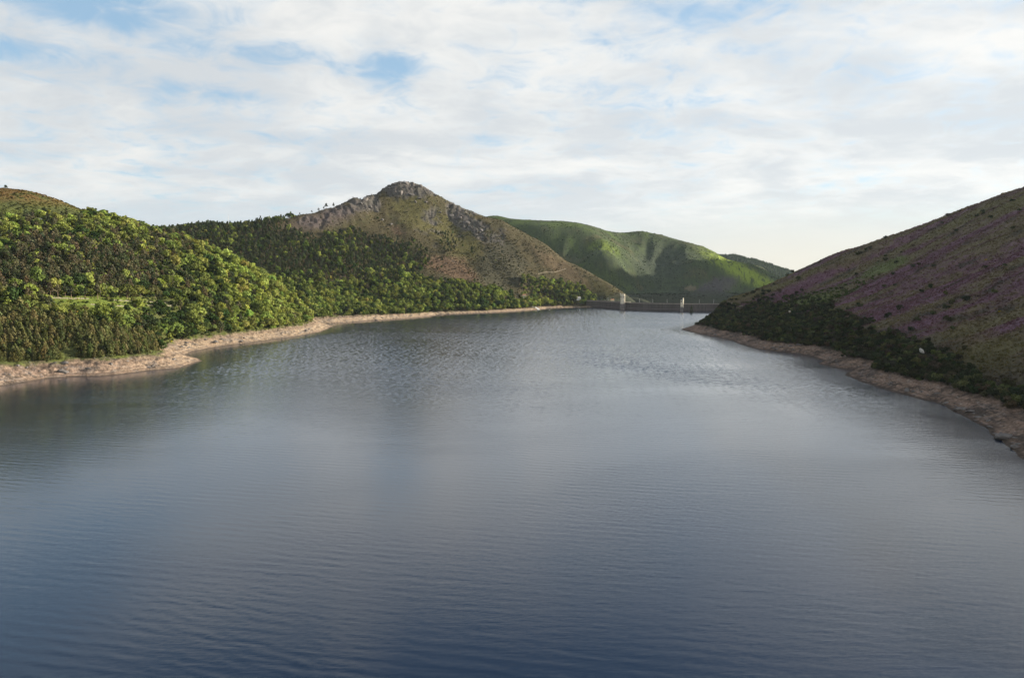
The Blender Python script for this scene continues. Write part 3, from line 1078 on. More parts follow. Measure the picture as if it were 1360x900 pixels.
def crown_scrub(seed, nq, h=5.0, w=6.0, size=.75):
    rs = np.random.default_rng(seed)
    k = rs.integers(6, 9)
    lobes = np.array([(rs.uniform(-.3, .3) * w, rs.uniform(-.3, .3) * w, h * rs.uniform(.3, .66), w * rs.uniform(.17, .27)) for _ in range(k)])
    li = rs.integers(0, k, nq)
    d = sph(rs, nq)
    d[:, 2] = np.where(d[:, 2] < -.4, -d[:, 2], d[:, 2])
    c = lobes[li, :3] + d * (lobes[li, 3] * rs.uniform(.7, 1.1, nq))[:, None]
    c[:, 2] = np.maximum(c[:, 2], .15)
    tone = np.clip(rs.normal(.5, .2, nq) + rs.normal(0, .12, k)[li], .05, 1)
    return leaf_quads(c, d + rs.normal(0, .5, (nq, 3)), size * rs.uniform(.6, 1.35, nq), rs), tone


def crown_conifer(seed, nq, h=9.0, w=3.0, size=.7):
    v, t = crown_young(seed, nq, h, w, size)
    return v, t * .8


def tube(path, rad, k=6):
    V, F = [], []
    for i, (p, r) in enumerate(zip(path, rad)):
        for j in range(k):
            a = 2 * math.pi * j / k
            V.append((p[0] + math.cos(a) * r, p[1] + math.sin(a) * r, p[2]))
    for i in range(len(path) - 1):
        for j in range(k):
            a, b = i * k + j, i * k + (j + 1) % k
            F.append((a, b, b + k, a + k))
    return V, F


def trunk_shape(seed, h, r, limbs, limb_at, spread):
    rs = np.random.default_rng(seed)
    bend = rs.uniform(-.3, .3, 2)
    path = [(bend[0] * t * t, bend[1] * t * t, -.8 + (h + .8) * t) for t in (0, .3, .6, 1)]
    V, F = tube(path, [r * 1.25, r * .9, r * .7, r * .35])
    for i in range(limbs):
        a = i * 2.4 + rs.uniform(-.4, .4)
        z0 = h * (limb_at + (.92 - limb_at) * i / max(limbs, 1))
        L = spread * rs.uniform(.6, 1)
        v, f = tube([(bend[0] * .5, bend[1] * .5, z0), (math.cos(a) * L * .5, math.sin(a) * L * .5, z0 + L * .3), (math.cos(a) * L, math.sin(a) * L, z0 + L * .75)], [r * .45, r * .3, r * .12], 4)
        o = len(V)
        V += v; F += [tuple(q + o for q in x) for x in f]
    return np.array(V), np.array(F)


def crown_mesh(name, data, mat):
    v, tone = data
    f = np.arange(len(v)).reshape(-1, 4)
    me = mesh_np(name, v, f, mat)
    a = me.attributes.new("leaf_tone", 'FLOAT', 'FACE')
    a.data.foreach_set("value", tone.astype(np.float32))
    return me


# kinds: (crown maker, quads when single, quads in the mass, leaf size in the mass)
KINDS = {
    'broadleaf_tree': dict(make=crown_broad, n=430, size=.95, nm=230, sm=1.3, trunk=(4.6, .24, 4, .45, 2.6), bark='bark', var=10),
    'pine_tree': dict(make=crown_pine, n=330, size=.85, nm=170, sm=1.25, trunk=(12.3, .24, 5, .5, 1.8), bark='pine_bark', var=6),
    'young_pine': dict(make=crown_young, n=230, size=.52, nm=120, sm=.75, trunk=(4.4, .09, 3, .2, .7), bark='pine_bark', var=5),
    'evergreen_shrub': dict(make=crown_scrub, n=250, size=.75, nm=130, sm=1.05, trunk=(2.6, .12, 4, .3, 1.6), bark='bark', var=5),
}
for k, d in KINDS.items():
    d['single'] = [(crown_mesh(k + "_crown", d['make'](50 + i, d['n'], size=d['size']), M['leaf']),
                    mesh_np(k + "_trunk", *trunk_shape(70 + i, *d['trunk']), M[d['bark']], True)) for i in range(d['var'])]
    d['mass'] = [d['make'](90 + i, d['nm'], size=d['sm']) for i in range(d['var'])]


# ------------------------------------------------------------------ where the trees stand
def scatter(x0, x1, y0, y1, s, seed):
    rs = np.random.default_rng(seed)
    X, Y = np.meshgrid(np.arange(x0, x1, s), np.arange(y0, y1, s))
    x = (X + rs.uniform(-.48, .48, X.shape) * s).ravel(); y = (Y + rs.uniform(-.48, .48, X.shape) * s).ravel()
    k = np.abs(x) < y * .80 + 40
    x, y = x[k], y[k]
    z = height(x, y, True)
    px, py, dep = project(x, y, z)
    k = (px > -60) & (px < 1420) & (z > 4.5)
    return x[k], y[k], z[k], px[k], py[k], rs


trees = {k: [] for k in KINDS}      # rows: x, y, z, scale, stretch, r, g, b


def add(kind, x, y, z, scale, stretch, col):
    if len(x):
        trees[kind].append(np.column_stack([x, y, z, scale, stretch, col]))


def tint(rs, n, palette, w, jit=.18):
    p = np.array(palette)[rs.choice(len(palette), n, p=np.array(w) / sum(w))]
    return np.clip(p * rs.normal(1, jit, (n, 1)) * rs.normal(1, .06, (n, 3)), .008, .5)


YOUNG = [(-70, 395), (0, 405), (60, 417), (130, 433), (195, 443), (214, 458), (206, 468), (150, 473), (60, 478), (-70, 484)]
HEATH_A = [(-70, 235), (45, 250), (92, 270), (122, 284), (95, 290), (60, 284), (30, 292), (-70, 292)]
MEADOW = [(62, 400), (100, 396), (160, 395), (226, 400), (232, 408), (180, 410), (110, 413), (66, 410)]
B_ROCKY = [(372, 302), (400, 308), (440, 318), (470, 308), (505, 315), (520, 322), (560, 326), (566, 340), (556, 372), (600, 376), (655, 386), (700, 396), (760, 402), (860, 420), (860, 230), (420, 230)]
E_SCRUB = [(924, 434), (930, 418), (942, 409), (975, 403), (1040, 397), (1085, 404), (1120, 416), (1150, 434), (1195, 446), (1240, 462), (1290, 488), (1345, 512), (1420, 535), (1420, 640), (1300, 560), (1200, 510), (1120, 482), (1000, 458), (940, 444)]
LIGHT, MID, DARK, OLIVE = (.212, .245, .064), (.124, .156, .042), (.040, .064, .022), (.120, .120, .045)
YEL = (.235, .250, .060)
PINEB, PINED, PINEG = (.118, .112, .068), (.046, .060, .034), (.074, .090, .048)

# near left hill
x, y, z, px, py, rs = scatter(-1150, -300, 560, 1480, 7.2, 301)
n1 = fbm(x / 70, y / 70, 201, 3)
A = (x < -330) | (y < 1420)
ok = A & (y < 1500 + 0 * x) & (z > 12.0 + 2 * n1) & ~inpoly(px, py, YOUNG) & ~inpoly(px, py, HEATH_A) & ~((px < 213) & (py > 446 + .05 * px))
mead = inpoly(px, py + 3 * n1 * 3, MEADOW)
ok &= ~mead | (rs.random(len(x)) < .45)
ok &= (rs.random(len(x)) < .9) & (fbm(x / 24, y / 24, 219, 2) > -.62)
pn = blob(px, py, 135, 360, 95, 28) * 1.3 + blob(px, py, 30, 372, 50, 28) * 1.1 + blob(px, py, 60, 325, 40, 14) * .5 + blob(px, py, 250, 318, 55, 12) * .5 + .04
ispine = ok & (rs.random(len(x)) < np.clip(pn + n1 * .5, 0, .86))
br = ok & ~ispine
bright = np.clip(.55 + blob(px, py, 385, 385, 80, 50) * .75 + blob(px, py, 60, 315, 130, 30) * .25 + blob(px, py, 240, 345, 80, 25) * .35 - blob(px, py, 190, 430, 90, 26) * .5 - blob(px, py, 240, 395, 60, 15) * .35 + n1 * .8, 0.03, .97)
q = rs.random(len(x))
q = np.clip(q * .55 + .225 + fbm(x / 30, y / 30, 217, 3) * .55, 0, 1)
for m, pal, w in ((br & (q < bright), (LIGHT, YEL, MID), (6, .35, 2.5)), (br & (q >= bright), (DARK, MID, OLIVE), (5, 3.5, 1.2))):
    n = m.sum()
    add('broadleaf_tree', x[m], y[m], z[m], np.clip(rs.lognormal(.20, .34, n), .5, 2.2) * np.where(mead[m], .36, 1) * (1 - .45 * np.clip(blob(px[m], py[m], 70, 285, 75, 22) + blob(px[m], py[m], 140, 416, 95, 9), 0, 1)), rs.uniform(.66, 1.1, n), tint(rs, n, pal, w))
m = ispine
add('pine_tree', x[m], y[m], z[m], rs.uniform(.95, 1.65, m.sum()), rs.uniform(.85, 1.05, m.sum()), tint(rs, m.sum(), (PINEB, PINEG, PINED, (.105, .085, .05)), (5, 3, 2, .5)))

# young pines on the near left bank
x, y, z, px, py, rs = scatter(-640, -320, 560, 900, 3.3, 302)
n1 = fbm(x / 40, y / 40, 203, 3)
m = inpoly(px, py, YOUNG) & (z > 11.5) & (z < 60) & (n1 > -.30)
n = m.sum()
add('young_pine', x[m], y[m], z[m], np.clip(rs.lognormal(.08, .32, n), .5, 2.1) * (1 + n1[m] * .5), rs.uniform(.85, 1.1, n), tint(rs, n, ((.128, .122, .052), (.094, .102, .040), (.060, .074, .028)), (4, 4, 2.4)))

# the wood around the peak's foot and shoulder
x, y, z, px, py, rs = scatter(-1500, 330, 1430, 2420, 8.8, 303)
n1 = fbm(x / 90, y / 90, 205, 3)
dsh = shore_d(x, y)
okB = ((x >= -330) | (y >= 1420)) & (y >= 1420) & (z > np.interp(y, [1500, 1750], [11, 5.5]) + 2 * n1) & (y < 2400)
rocky = inpoly(px + fbm(x / 45, y / 45, 221, 3) * 40, py + n1 * 18, B_ROCKY)
damwood = inpoly(px, py, [(690, 372), (735, 372), (775, 380), (792, 398), (790, 408), (720, 410), (695, 405)])
spot = blob(px, py, 592, 322, 10, 9) * 1.2 + blob(px, py, 597, 333, 6, 6) + blob(px, py, 628, 334, 5, 5) * .8
okB &= (~rocky | (rs.random(len(x)) < .010) & (py > 285) & (px < 760) | damwood & (rs.random(len(x)) < .8) | (rs.random(len(x)) < spot * .6))
upper = np.clip(sstep(388, 352, py + n1 * 16 - np.clip(px - 560, 0, 200) * .04) * .9 - np.clip(n1 * .8, 0, .5), .03, .95)
ispine = okB & (rs.random(len(x)) < upper)
m = ispine
add('pine_tree', x[m], y[m], z[m], rs.uniform(.75, 1.55, m.sum()), rs.uniform(.8, 1.1, m.sum()), tint(rs, m.sum(), (PINED, PINEG, PINEB, (.06, .085, .025)), (5.5, 2.2, 1.2, 1.5)))
br = okB & ~ispine
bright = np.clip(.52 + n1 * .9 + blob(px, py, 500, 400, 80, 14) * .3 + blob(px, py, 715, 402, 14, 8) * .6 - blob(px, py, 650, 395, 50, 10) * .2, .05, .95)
q = rs.random(len(x))
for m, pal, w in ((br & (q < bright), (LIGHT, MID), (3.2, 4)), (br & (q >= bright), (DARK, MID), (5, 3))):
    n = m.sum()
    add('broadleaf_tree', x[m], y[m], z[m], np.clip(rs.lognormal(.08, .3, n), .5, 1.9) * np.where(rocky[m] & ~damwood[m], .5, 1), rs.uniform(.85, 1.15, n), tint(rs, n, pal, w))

# dark evergreen scrub along the right bank
x, y, z, px, py, rs = scatter(290, 800, 380, 1420, 4.8, 304)
n1 = fbm(x / 40, y / 40, 207, 3)
m = (inpoly(px, py + n1 * 22 + rs.normal(0, 5, len(x)), E_SCRUB) | (rs.random(len(x)) < np.where(n1 > .3, .10, .006)) & (px > 940)) & (z > 8 + 2.4 * n1)
olv = blob(px, py, 1315, 470, 60, 30, 20)
m &= rs.random(len(x)) < (.95 - olv * .35) * np.clip(1.25 - sstep(22, 60, z) * .75 + n1 * .6, .1, 1)
gorse_row = (blob(px, py, 1080, 396, 60, 10, -10) + blob(px, py, 1150, 372, 50, 6, -22) * .6 > .5) & (rs.random(len(x)) < .5) & (x > 300)
m |= gorse_row
n = m.sum()
dk = tint(rs, n, ((.036, .046, .026), (.050, .054, .032), (.066, .076, .034), (.078, .066, .046), (.100, .112, .050)), (4, 3, 2.5, 1.5, 1.2))
dk = np.where((olv[m] > .45)[:, None] & (rs.random(n) < .55)[:, None], np.array([[.105, .10, .040]]), dk)
dk = np.where(gorse_row[m][:, None], np.array([[.06, .085, .026]]) * rs.normal(1, .2, (n, 1)), dk)
add('evergreen_shrub', x[m], y[m], z[m], rs.uniform(.65, 1.5, n) * np.where(gorse_row[m], .55, 1) * (1 - .3 * (olv[m] > .4)), rs.uniform(.8, 1.25, n), np.clip(dk, .01, .4))
# dark bushes scattered over the peak's right-hand slopes
x, y, z, px, py, rs = scatter(-420, 420, 1850, 2480, 8.0, 306)
n1 = fbm(x / 55, y / 55, 223, 4)
dens = .05 + .5 * np.clip(blob(px, py, 668, 348, 36, 26, 48) + blob(px, py, 630, 318, 40, 10, 35) * .6 + blob(px, py, 730, 385, 40, 10, 10) * .5, 0, 1)
m = inpoly(px, py, B_ROCKY) & (z > 12) & (py > 262) & (rs.random(len(x)) < dens * (1 + 2.2 * n1))
n = m.sum()
add('evergreen_shrub', x[m], y[m], z[m], rs.uniform(.4, 1.1, n), rs.uniform(.6, 1.0, n), tint(rs, n, ((.042, .048, .026), (.060, .066, .028), (.085, .08, .032)), (4, 3, 1.5)))
# bushes along the top of the left banks
x, y, z, px, py, rs = scatter(-620, 200, 600, 2120, 6.0, 305)
dd = shore_d(x, y)
m = (z > 7.6 + 3 * (y < 1500)) & (z < 17) & (dd < 120) & (rs.random(len(x)) < .34) & (px > 215) & ~inpoly(px, py, YOUNG)
n = m.sum()
add('evergreen_shrub', x[m], y[m], z[m], rs.uniform(.35, .8, n), rs.uniform(.7, 1.0, n), tint(rs, n, (MID, OLIVE, LIGHT, DARK), (3, 2, 2, 2)))

for k in trees:
    trees[k] = np.concatenate(trees[k])
    trees[k][:, 2] -= .25
    print(k, len(trees[k]))

# ------------------------------------------------------------------ which of them show: splat front to back over the ground's own horizon
KH = {'broadleaf_tree': (9.0, 9.0), 'pine_tree': (13.0, 6.0), 'young_pine': (5.5, 3.0), 'evergreen_shrub': (4.6, 6.0)}


def visible_pixels():
    allr = []
    for ki, k in enumerate(KINDS):
        t = trees[k]
        h, w = KH[k]
        allr.append(np.column_stack([np.full(len(t), ki), np.arange(len(t)), t[:, 0], t[:, 1], t[:, 2], h * t[:, 3] * t[:, 4], w * t[:, 3]]))
    a = np.concatenate(allr)
    # line of sight over the ground to the crown's top
    top = a[:, 4] + a[:, 5]
    blocked = np.zeros(len(a), bool)
    for f in np.linspace(.25, .985, 60):
        hx = height(a[:, 2] * f, a[:, 3] * f, False)
        blocked |= hx > CAM_H + (top - CAM_H) * f + 1.0
    pxt, pyt, dep = project(a[:, 2], a[:, 3], top)
    pxb, pyb, _ = project(a[:, 2], a[:, 3], a[:, 4])
    hw = a[:, 6] * .5 * FPX / dep
    buf = np.zeros((900, 1360), bool)
    vis = np.zeros(len(a), int)
    for i in np.argsort(a[:, 3]):
        if blocked[i]:
            continue
        x0, x1 = int(max(pxt[i] - hw[i], 0)), int(min(pxt[i] + hw[i] + 1, 1360))
        y0, y1 = int(max(pyt[i], 0)), int(min(pyb[i] + 1, 900))
        if x1 <= x0 or y1 <= y0:
            continue
        s = buf[y0:y1, x0:x1]
        vis[i] = s.size - int(s.sum())
        s[:] = True
    return a, vis


_t1 = time.time()
_a, _vis = visible_pixels()
print("visibility", round(time.time() - _t1, 1))
N_SINGLE = {'broadleaf_tree': 296, 'pine_tree': 290, 'young_pine': 290, 'evergreen_shrub': 290}


def zone_of(kind, x, y, px, py, z):
    if kind == 'young_pine':
        side = "on the front edge of" if py > 458 else "on the back edge of" if py < 425 + px * .07 else "inside"
        return side + " the thicket above the pinkish shore"
    if kind == 'evergreen_shrub':
        if x > 0 and px > 880:
            if z > 62:
                return "scattered over the open heather slope"
            if px > 1300:
                return "on the near end of the right bank"
            if px > 1190:
                return "near the white rock on the right bank"
            if px > 1080:
                return "above the small inlet of the right bank"
            return "on the dark headland of the right bank"
        if y > 1840 and z > 18:
            return "on the peak's open slope"
        return "along the top of the sandy left shore"
    if y < 1500:
        if px > 300:
            return "on the wooded spur over the sandy spit" if py > 375 else "along the crest of the bright wooded spur"
        if mead_near(px, py):
            return "by the terraced meadow"
        if py > 405:
            return "low on the left hill above the cove"
        if py < 310:
            return "high on the left hill below its brown top"
        return "midway up the left hill" if px > 150 else "midway up the left hill above the meadow"
    if px > 690:
        return "beside the dam's near abutment"
    if py > 385:
        return "along the far shore below the rocky peak"
    if py < 312:
        return "on the shoulder left of the rocky peak"
    return "on the lower slope of the rocky peak"


def mead_near(px, py):
    return 50 < px < 245 and 388 < py < 420


def tone_of(kind, c):
    r, g, b = c
    if kind == 'broadleaf_tree':
        return "yellow-green" if r > .23 else "bright green" if g > .16 else "mid green" if g > .105 else "dark green"
    if kind == 'pine_tree':
        return "brownish" if r > g * 1.02 else "dark green" if g < .072 else "grey-green"
    if kind == 'young_pine':
        return "tawny olive" if r > .105 else "olive green" if g > .084 else "deep green"
    return "pale green" if g > .11 else "olive" if r > .085 else "dull green" if g > .062 else "blackish green"


NOUN = {'broadleaf_tree': 'leafy tree', 'pine_tree': 'tall pine', 'young_pine': 'young pine', 'evergreen_shrub': 'bushy shrub'}
GROUP = {'broadleaf_tree': 'leafy trees of the left woods', 'pine_tree': 'pines standing in the left woods', 'young_pine': 'young pines of the thicket on the left bank', 'evergreen_shrub': 'shrubs along the banks'}


def build_trees():
    for ki, k in enumerate(KINDS):
        t, D = trees[k], KINDS[k]
        rows = np.nonzero(_a[:, 0] == ki)[0]
        v = _vis[rows]
        order = np.argsort(-v)
        keep = [i for i in order[:N_SINGLE[k]] if v[i] > 3]
        single = set(keep)
        rs = np.random.default_rng(400 + ki)
        made, cells = [], {}
        for i in keep:
            x, y, z, s, st, r, g, b = t[i]
            vi = int(rs.integers(D['var']))
            cm, tm = D['single'][vi]
            root = empty(k, (x, y, z), rs.uniform(0, 6.28))
            root.scale = (s, s, s * st)
            cr = link("crown", cm, root); cr.color = (r, g, b, 1)
            link("trunk", tm, root)
            px, py, dep = project(x, y, z)
            px, py = float(px), float(py)
            key = (tone_of(k, (r, g, b)), zone_of(k, x, y, px, py, z))
            cells.setdefault(key, []).append((root, px, py, s * st, s, v[i]))
        for (tone, zone), L in cells.items():
            noun = NOUN[k]
            lab = {}
            if len(L) == 1:
                lab[L[0][0].name] = f"the only {tone} {noun} {zone}"
            else:
                def pick(word, key, rev=False):
                    for e in sorted(L, key=key, reverse=rev):
                        if e[0].name not in lab:
                            lab[e[0].name] = f"{word} {tone} {noun} {zone}"
                            return
                        return
                pick("leftmost", lambda e: e[1])
                pick("rightmost", lambda e: e[1], True)
                pick("lowest", lambda e: e[2], True)
                pick("highest", lambda e: e[2])
                pick("tallest", lambda e: e[3], True)
                pick("broadest", lambda e: e[4], True)
            for e in L:
                tag(e[0], lab.get(e[0].name, f"{tone} {noun} {zone}"), 'shrub' if k == 'evergreen_shrub' else 'tree', GROUP[k])
        rest = np.array([i for i in range(len(t)) if i not in single])
        mass(k, t[rest], D)


MASS_NAME = {'broadleaf_tree': 'broadleaf_wood', 'pine_tree': 'pine_wood', 'young_pine': 'young_pine_thicket', 'evergreen_shrub': 'evergreen_scrub'}
MASS_LABEL = {'broadleaf_tree': 'green broadleaf wood covering the hills left of the lake', 'pine_tree': 'dark pine wood on the slopes left of the lake', 'young_pine': 'dense olive thicket of young pines on the near left bank',
              'evergreen_shrub': 'dark evergreen scrub along the foot of the heather hill'}


def mass_mesh(name, t, shapes, mat, rs):
    """Many crowns as one mesh: rows x, y, z, scale, stretch, r, g, b."""
    VV, TT, CC = [], [], []
    which = rs.integers(0, len(shapes), len(t))
    for s, (v, tone) in enumerate(shapes):
        p = t[which == s]
        if not len(p):
            continue
        a = rs.uniform(0, 2 * math.pi, len(p))
        c, sn = np.cos(a) * p[:, 3], np.sin(a) * p[:, 3]
        X = p[:, 0:1] + v[None, :, 0] * c[:, None] - v[None, :, 1] * sn[:, None]
        Y = p[:, 1:2] + v[None, :, 0] * sn[:, None] + v[None, :, 1] * c[:, None]
        Z = p[:, 2:3] + v[None, :, 2] * (p[:, 3] * p[:, 4])[:, None]
        VV.append(np.stack([X, Y, Z], -1).reshape(-1, 3).astype(np.float32))
        TT.append(np.tile(tone, len(p)).astype(np.float32))
        CC.append(np.repeat(p[:, 5:8].astype(np.float32), len(tone), axis=0))
    V = np.concatenate(VV)
    me = mesh_np(name, V, np.arange(len(V)).reshape(-1, 4), mat)
    at_ = me.attributes.new("leaf_tone", 'FLOAT', 'FACE')
    at_.data.foreach_set("value", np.concatenate(TT))
    colour_attr(me, "leaf_colour", np.concatenate(CC), 'FACE')
    return me


def mass(k, t, D):
    rs = np.random.default_rng(77)
    o = link(MASS_NAME[k], mass_mesh(MASS_NAME[k], t, D['mass'], M['leaf_mass'], rs))
    tag(o, MASS_LABEL[k], 'woodland' if 'tree' in k or 'pine' in k else 'scrub', None, 'stuff')
    if k == 'pine_tree':       # their bare stems show on the slope
        tv, tf = tube([(0, 0, -.6), (.1, 0, 5), (.15, .05, 10)], [.26, .2, .12], 4)
        tv = np.array(tv); tf = np.array(tf)
        V = (tv[None] * t[:, None, 3:4] + t[:, None, :3]).reshape(-1, 3)
        F = (tf[None] + (np.arange(len(t)) * len(tv))[:, None, None]).reshape(-1, 4)
        s = link("stems", mesh_np("pine_wood_stems", V, F, M['pine_bark']), o)
        s['kind'] = 'stuff'


build_trees()
print("trees", round(time.time() - _t1, 1))


# ------------------------------------------------------------------ low cover: heather and gorse tufts, far conifers
def tuft(seed, n, h, w, size):
    rs = np.random.default_rng(seed)
    d = sph(rs, n); d[:, 2] = np.abs(d[:, 2])
    c = d * np.array([w, w, h]) * rs.uniform(.6, 1, (n, 1))
    return leaf_quads(c, d + rs.normal(0, .5, (n, 3)), size * rs.uniform(.6, 1.3, n), rs), np.clip(rs.normal(.5, .2, n), .05, 1)


def ground_cover():
    rows = []
    # heather hill
    x, y, z, px, py, rs = scatter(320, 1100, 400, 1450, 2.7, 501)
    n1 = fbm(x / 12, y / 12, 511, 3)
    m = (z > 15) & (rs.random(len(x)) < .62 + n1 * .8)
    x, y, z = x[m], y[m], z[m]
    c = ground_colours(x, y, z) * rs.normal(1.25, .14, (len(x), 1))
    rows.append(np.column_stack([x, y, z - .1, rs.uniform(.6, 1.5, len(x)) * (1 + .3 * n1[m]), rs.uniform(.6, 1.1, len(x)), np.clip(c, .006, .5)]))
    # brown top of the near hill
    x, y, z, px, py, rs = scatter(-1150, -600, 900, 1420, 4.0, 502)
    m = (z > 190) & (rs.random(len(x)) < .6)
    x, y, z = x[m], y[m], z[m]
    c = ground_colours(x, y, z) * rs.normal(.9, .25, (len(x), 1))
    rows.append(np.column_stack([x, y, z - .1, rs.uniform(.8, 2.0, len(x)), rs.uniform(.6, 1.0, len(x)), np.clip(c, .006, .5)]))
    # rough growth under and between the trees, left side
    x, y, z, px, py, rs = scatter(-1150, 260, 600, 2200, 8.0, 503)
    m = (z > 14) & (rs.random(len(x)) < .6) & (z < 200)
    x, y, z = x[m], y[m], z[m]
    c = ground_colours(x, y, z) * rs.normal(.8, .25, (len(x), 1))
    rows.append(np.column_stack([x, y, z - .1, rs.uniform(.9, 2.2, len(x)), rs.uniform(.6, 1.1, len(x)), np.clip(c, .006, .5)]))
    # the peak and the spur
    x, y, z, px, py, rs = scatter(-900, 420, 1850, 2560, 6.0, 504)
    n1 = fbm(x / 40, y / 40, 513, 4)
    m = (z > 20) & (rs.random(len(x)) < .38 + n1 * .8)
    x, y, z = x[m], y[m], z[m]
    c = ground_colours(x, y, z) * np.where(rs.random((len(x), 1)) < .4, .5, .95) * rs.normal(1, .2, (len(x), 1))
    rows.append(np.column_stack([x, y, z - .2, rs.uniform(.9, 2.2, len(x)), rs.uniform(.6, 1.1, len(x)), np.clip(c, .006, .5)]))
    # the green hill behind the dam
    x, y, z, px, py, rs = scatter(-150, 1600, 2560, 3600, 8.5, 505)
    n1 = fbm(x / 60, y / 60, 515, 4)
    m = (z > 5) & (rs.random(len(x)) < .3 + n1 * 1.1)
    x, y, z = x[m], y[m], z[m]
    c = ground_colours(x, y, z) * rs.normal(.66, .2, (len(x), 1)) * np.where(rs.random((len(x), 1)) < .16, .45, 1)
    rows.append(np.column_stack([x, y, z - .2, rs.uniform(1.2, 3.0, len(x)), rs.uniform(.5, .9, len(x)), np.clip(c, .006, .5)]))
    t = np.concatenate(rows)
    print("tufts", len(t))
    shapes = [tuft(600 + i, 14, 1.0, 1.0, .95) for i in range(5)]
    o = link("heath_undergrowth", mass_mesh("heath_undergrowth", t, shapes, M['leaf_mass'], np.random.default_rng(5)))
    tag(o, "low heather and gorse cover over the open hillsides", "undergrowth", None, 'stuff')
    # conifers along the far ridge
    x, y, z, px, py, rs = scatter(1300, 2900, 5300, 6300, 17.0, 506)
    n = len(x)
    shapes = [crown_conifer(700 + i, 26, 17, 9, 4.2) for i in range(4)]
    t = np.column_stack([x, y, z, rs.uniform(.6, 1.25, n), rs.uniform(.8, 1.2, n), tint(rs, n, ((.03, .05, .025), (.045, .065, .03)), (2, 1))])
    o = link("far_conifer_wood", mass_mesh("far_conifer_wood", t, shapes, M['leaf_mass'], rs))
    tag(o, "hazy conifer wood on the distant ridge behind the green hill", "woodland", None, 'stuff')


ground_cover()
print("cover", round(time.time() - _t1, 1))
# ------------------------------------------------------------------ built things
def bm_obj(name, bm, mat, parent=None, smooth=False, bevel=0):
    me = bpy.data.meshes.new(name)
    bmesh.ops.recalc_face_normals(bm, faces=bm.faces)
    if bevel:
        bmesh.ops.bevel(bm, geom=list(bm.edges), offset=bevel, segments=1, affect='EDGES')
    bm.to_mesh(me); bm.free()
    me.materials.append(mat)
    if smooth:
        me.polygons.foreach_set("use_smooth", np.ones(len(me.polygons), bool))
    return link(name, me, parent)


def box(bm, x0, x1, y0, y1, z0, z1):
    v = [bm.verts.new(p) for p in ((x0, y0, z0), (x1, y0, z0), (x1, y1, z0), (x0, y1, z0), (x0, y0, z1), (x1, y0, z1), (x1, y1, z1), (x0, y1, z1))]
    for f in ((3, 2, 1, 0), (4, 5, 6, 7), (0, 1, 5, 4), (1, 2, 6, 5), (2, 3, 7, 6), (3, 0, 4, 7)):
        bm.faces.new([v[i] for i in f])


def cyl(bm, x, y, z0, z1, r0, r1=None, k=16):
    r1 = r0 if r1 is None else r1
    a = [bm.verts.new((x + math.cos(2 * math.pi * i / k) * r0, y + math.sin(2 * math.pi * i / k) * r0, z0)) for i in range(k)]
    b = [bm.verts.new((x + math.cos(2 * math.pi * i / k) * r1, y + math.sin(2 * math.pi * i / k) * r1, z1)) for i in range(k)]
    for i in range(k):
        bm.faces.new((a[i], a[(i + 1) % k], b[(i + 1) % k], b[i]))
    bm.faces.new(a[::-1]); bm.faces.new(b)


def gz(x, y):
    return float(height(np.array([x]), np.array([y]))[0])


def ground_at(px, py):
    """First ground point met along the line of sight through a photograph pixel."""
    u, v = (px - 680.0) / FPX, (450.0 - py) / FPX
    d = np.array((u, CP + v * SP, -SP + v * CP))
    t = np.exp(np.linspace(math.log(150), math.log(7000), 6000))
    X, Y, Z = d[0] * t, d[1] * t, CAM_H + d[2] * t
    H = height(X, Y)
    hit = H >= Z
    i = int(np.argmax(hit)) if hit.any() else int(np.argmax((H - Z) / t))       # just over a skyline: the nearest ground
    if not hit.any():
        return float(X[i]), float(Y[i]), float(H[i])
    return float(X[i]), float(Y[i]), float(max(Z[i], 0))


# --- the dam: a curved concrete wall with a road on its crest
CREST = 21.5


def smooth_curve(P, n):
    P = np.array(P, float)
    s = np.concatenate([[0], np.cumsum(np.linalg.norm(np.diff(P, axis=0), axis=1))])
    t = np.linspace(0, s[-1], n)
    for _ in range(1):
        x, y = np.interp(t, s, P[:, 0]), np.interp(t, s, P[:, 1])
    k = np.ones(9) / 9
    xp = np.convolve(np.pad(x, 4, mode='edge'), k, 'valid'); yp = np.convolve(np.pad(y, 4, mode='edge'), k, 'valid')
    return np.column_stack([xp, yp]), s[-1]


DC, DAM_LEN = smooth_curve(DAM_PTS, 97)
tg = np.gradient(DC, axis=0); tg /= np.linalg.norm(tg, axis=1, keepdims=True)
DN = np.column_stack([tg[:, 1], -tg[:, 0]])        # towards the lake


def sweep(bm, prof, a=0, b=None):
    """Sweep a closed profile of (offset towards the lake, z) along the dam."""
    b = len(DC) if b is None else b
    rings = []
    for i in range(a, b):
        rings.append([bm.verts.new((DC[i, 0] + DN[i, 0] * o, DC[i, 1] + DN[i, 1] * o, z)) for o, z in prof])
    k = len(prof)
    for r, q in zip(rings, rings[1:]):
        for j in range(k):
            bm.faces.new((r[j], r[(j + 1) % k], q[(j + 1) % k], q[j]))
    bm.faces.new(rings[0][::-1]); bm.faces.new(rings[-1])


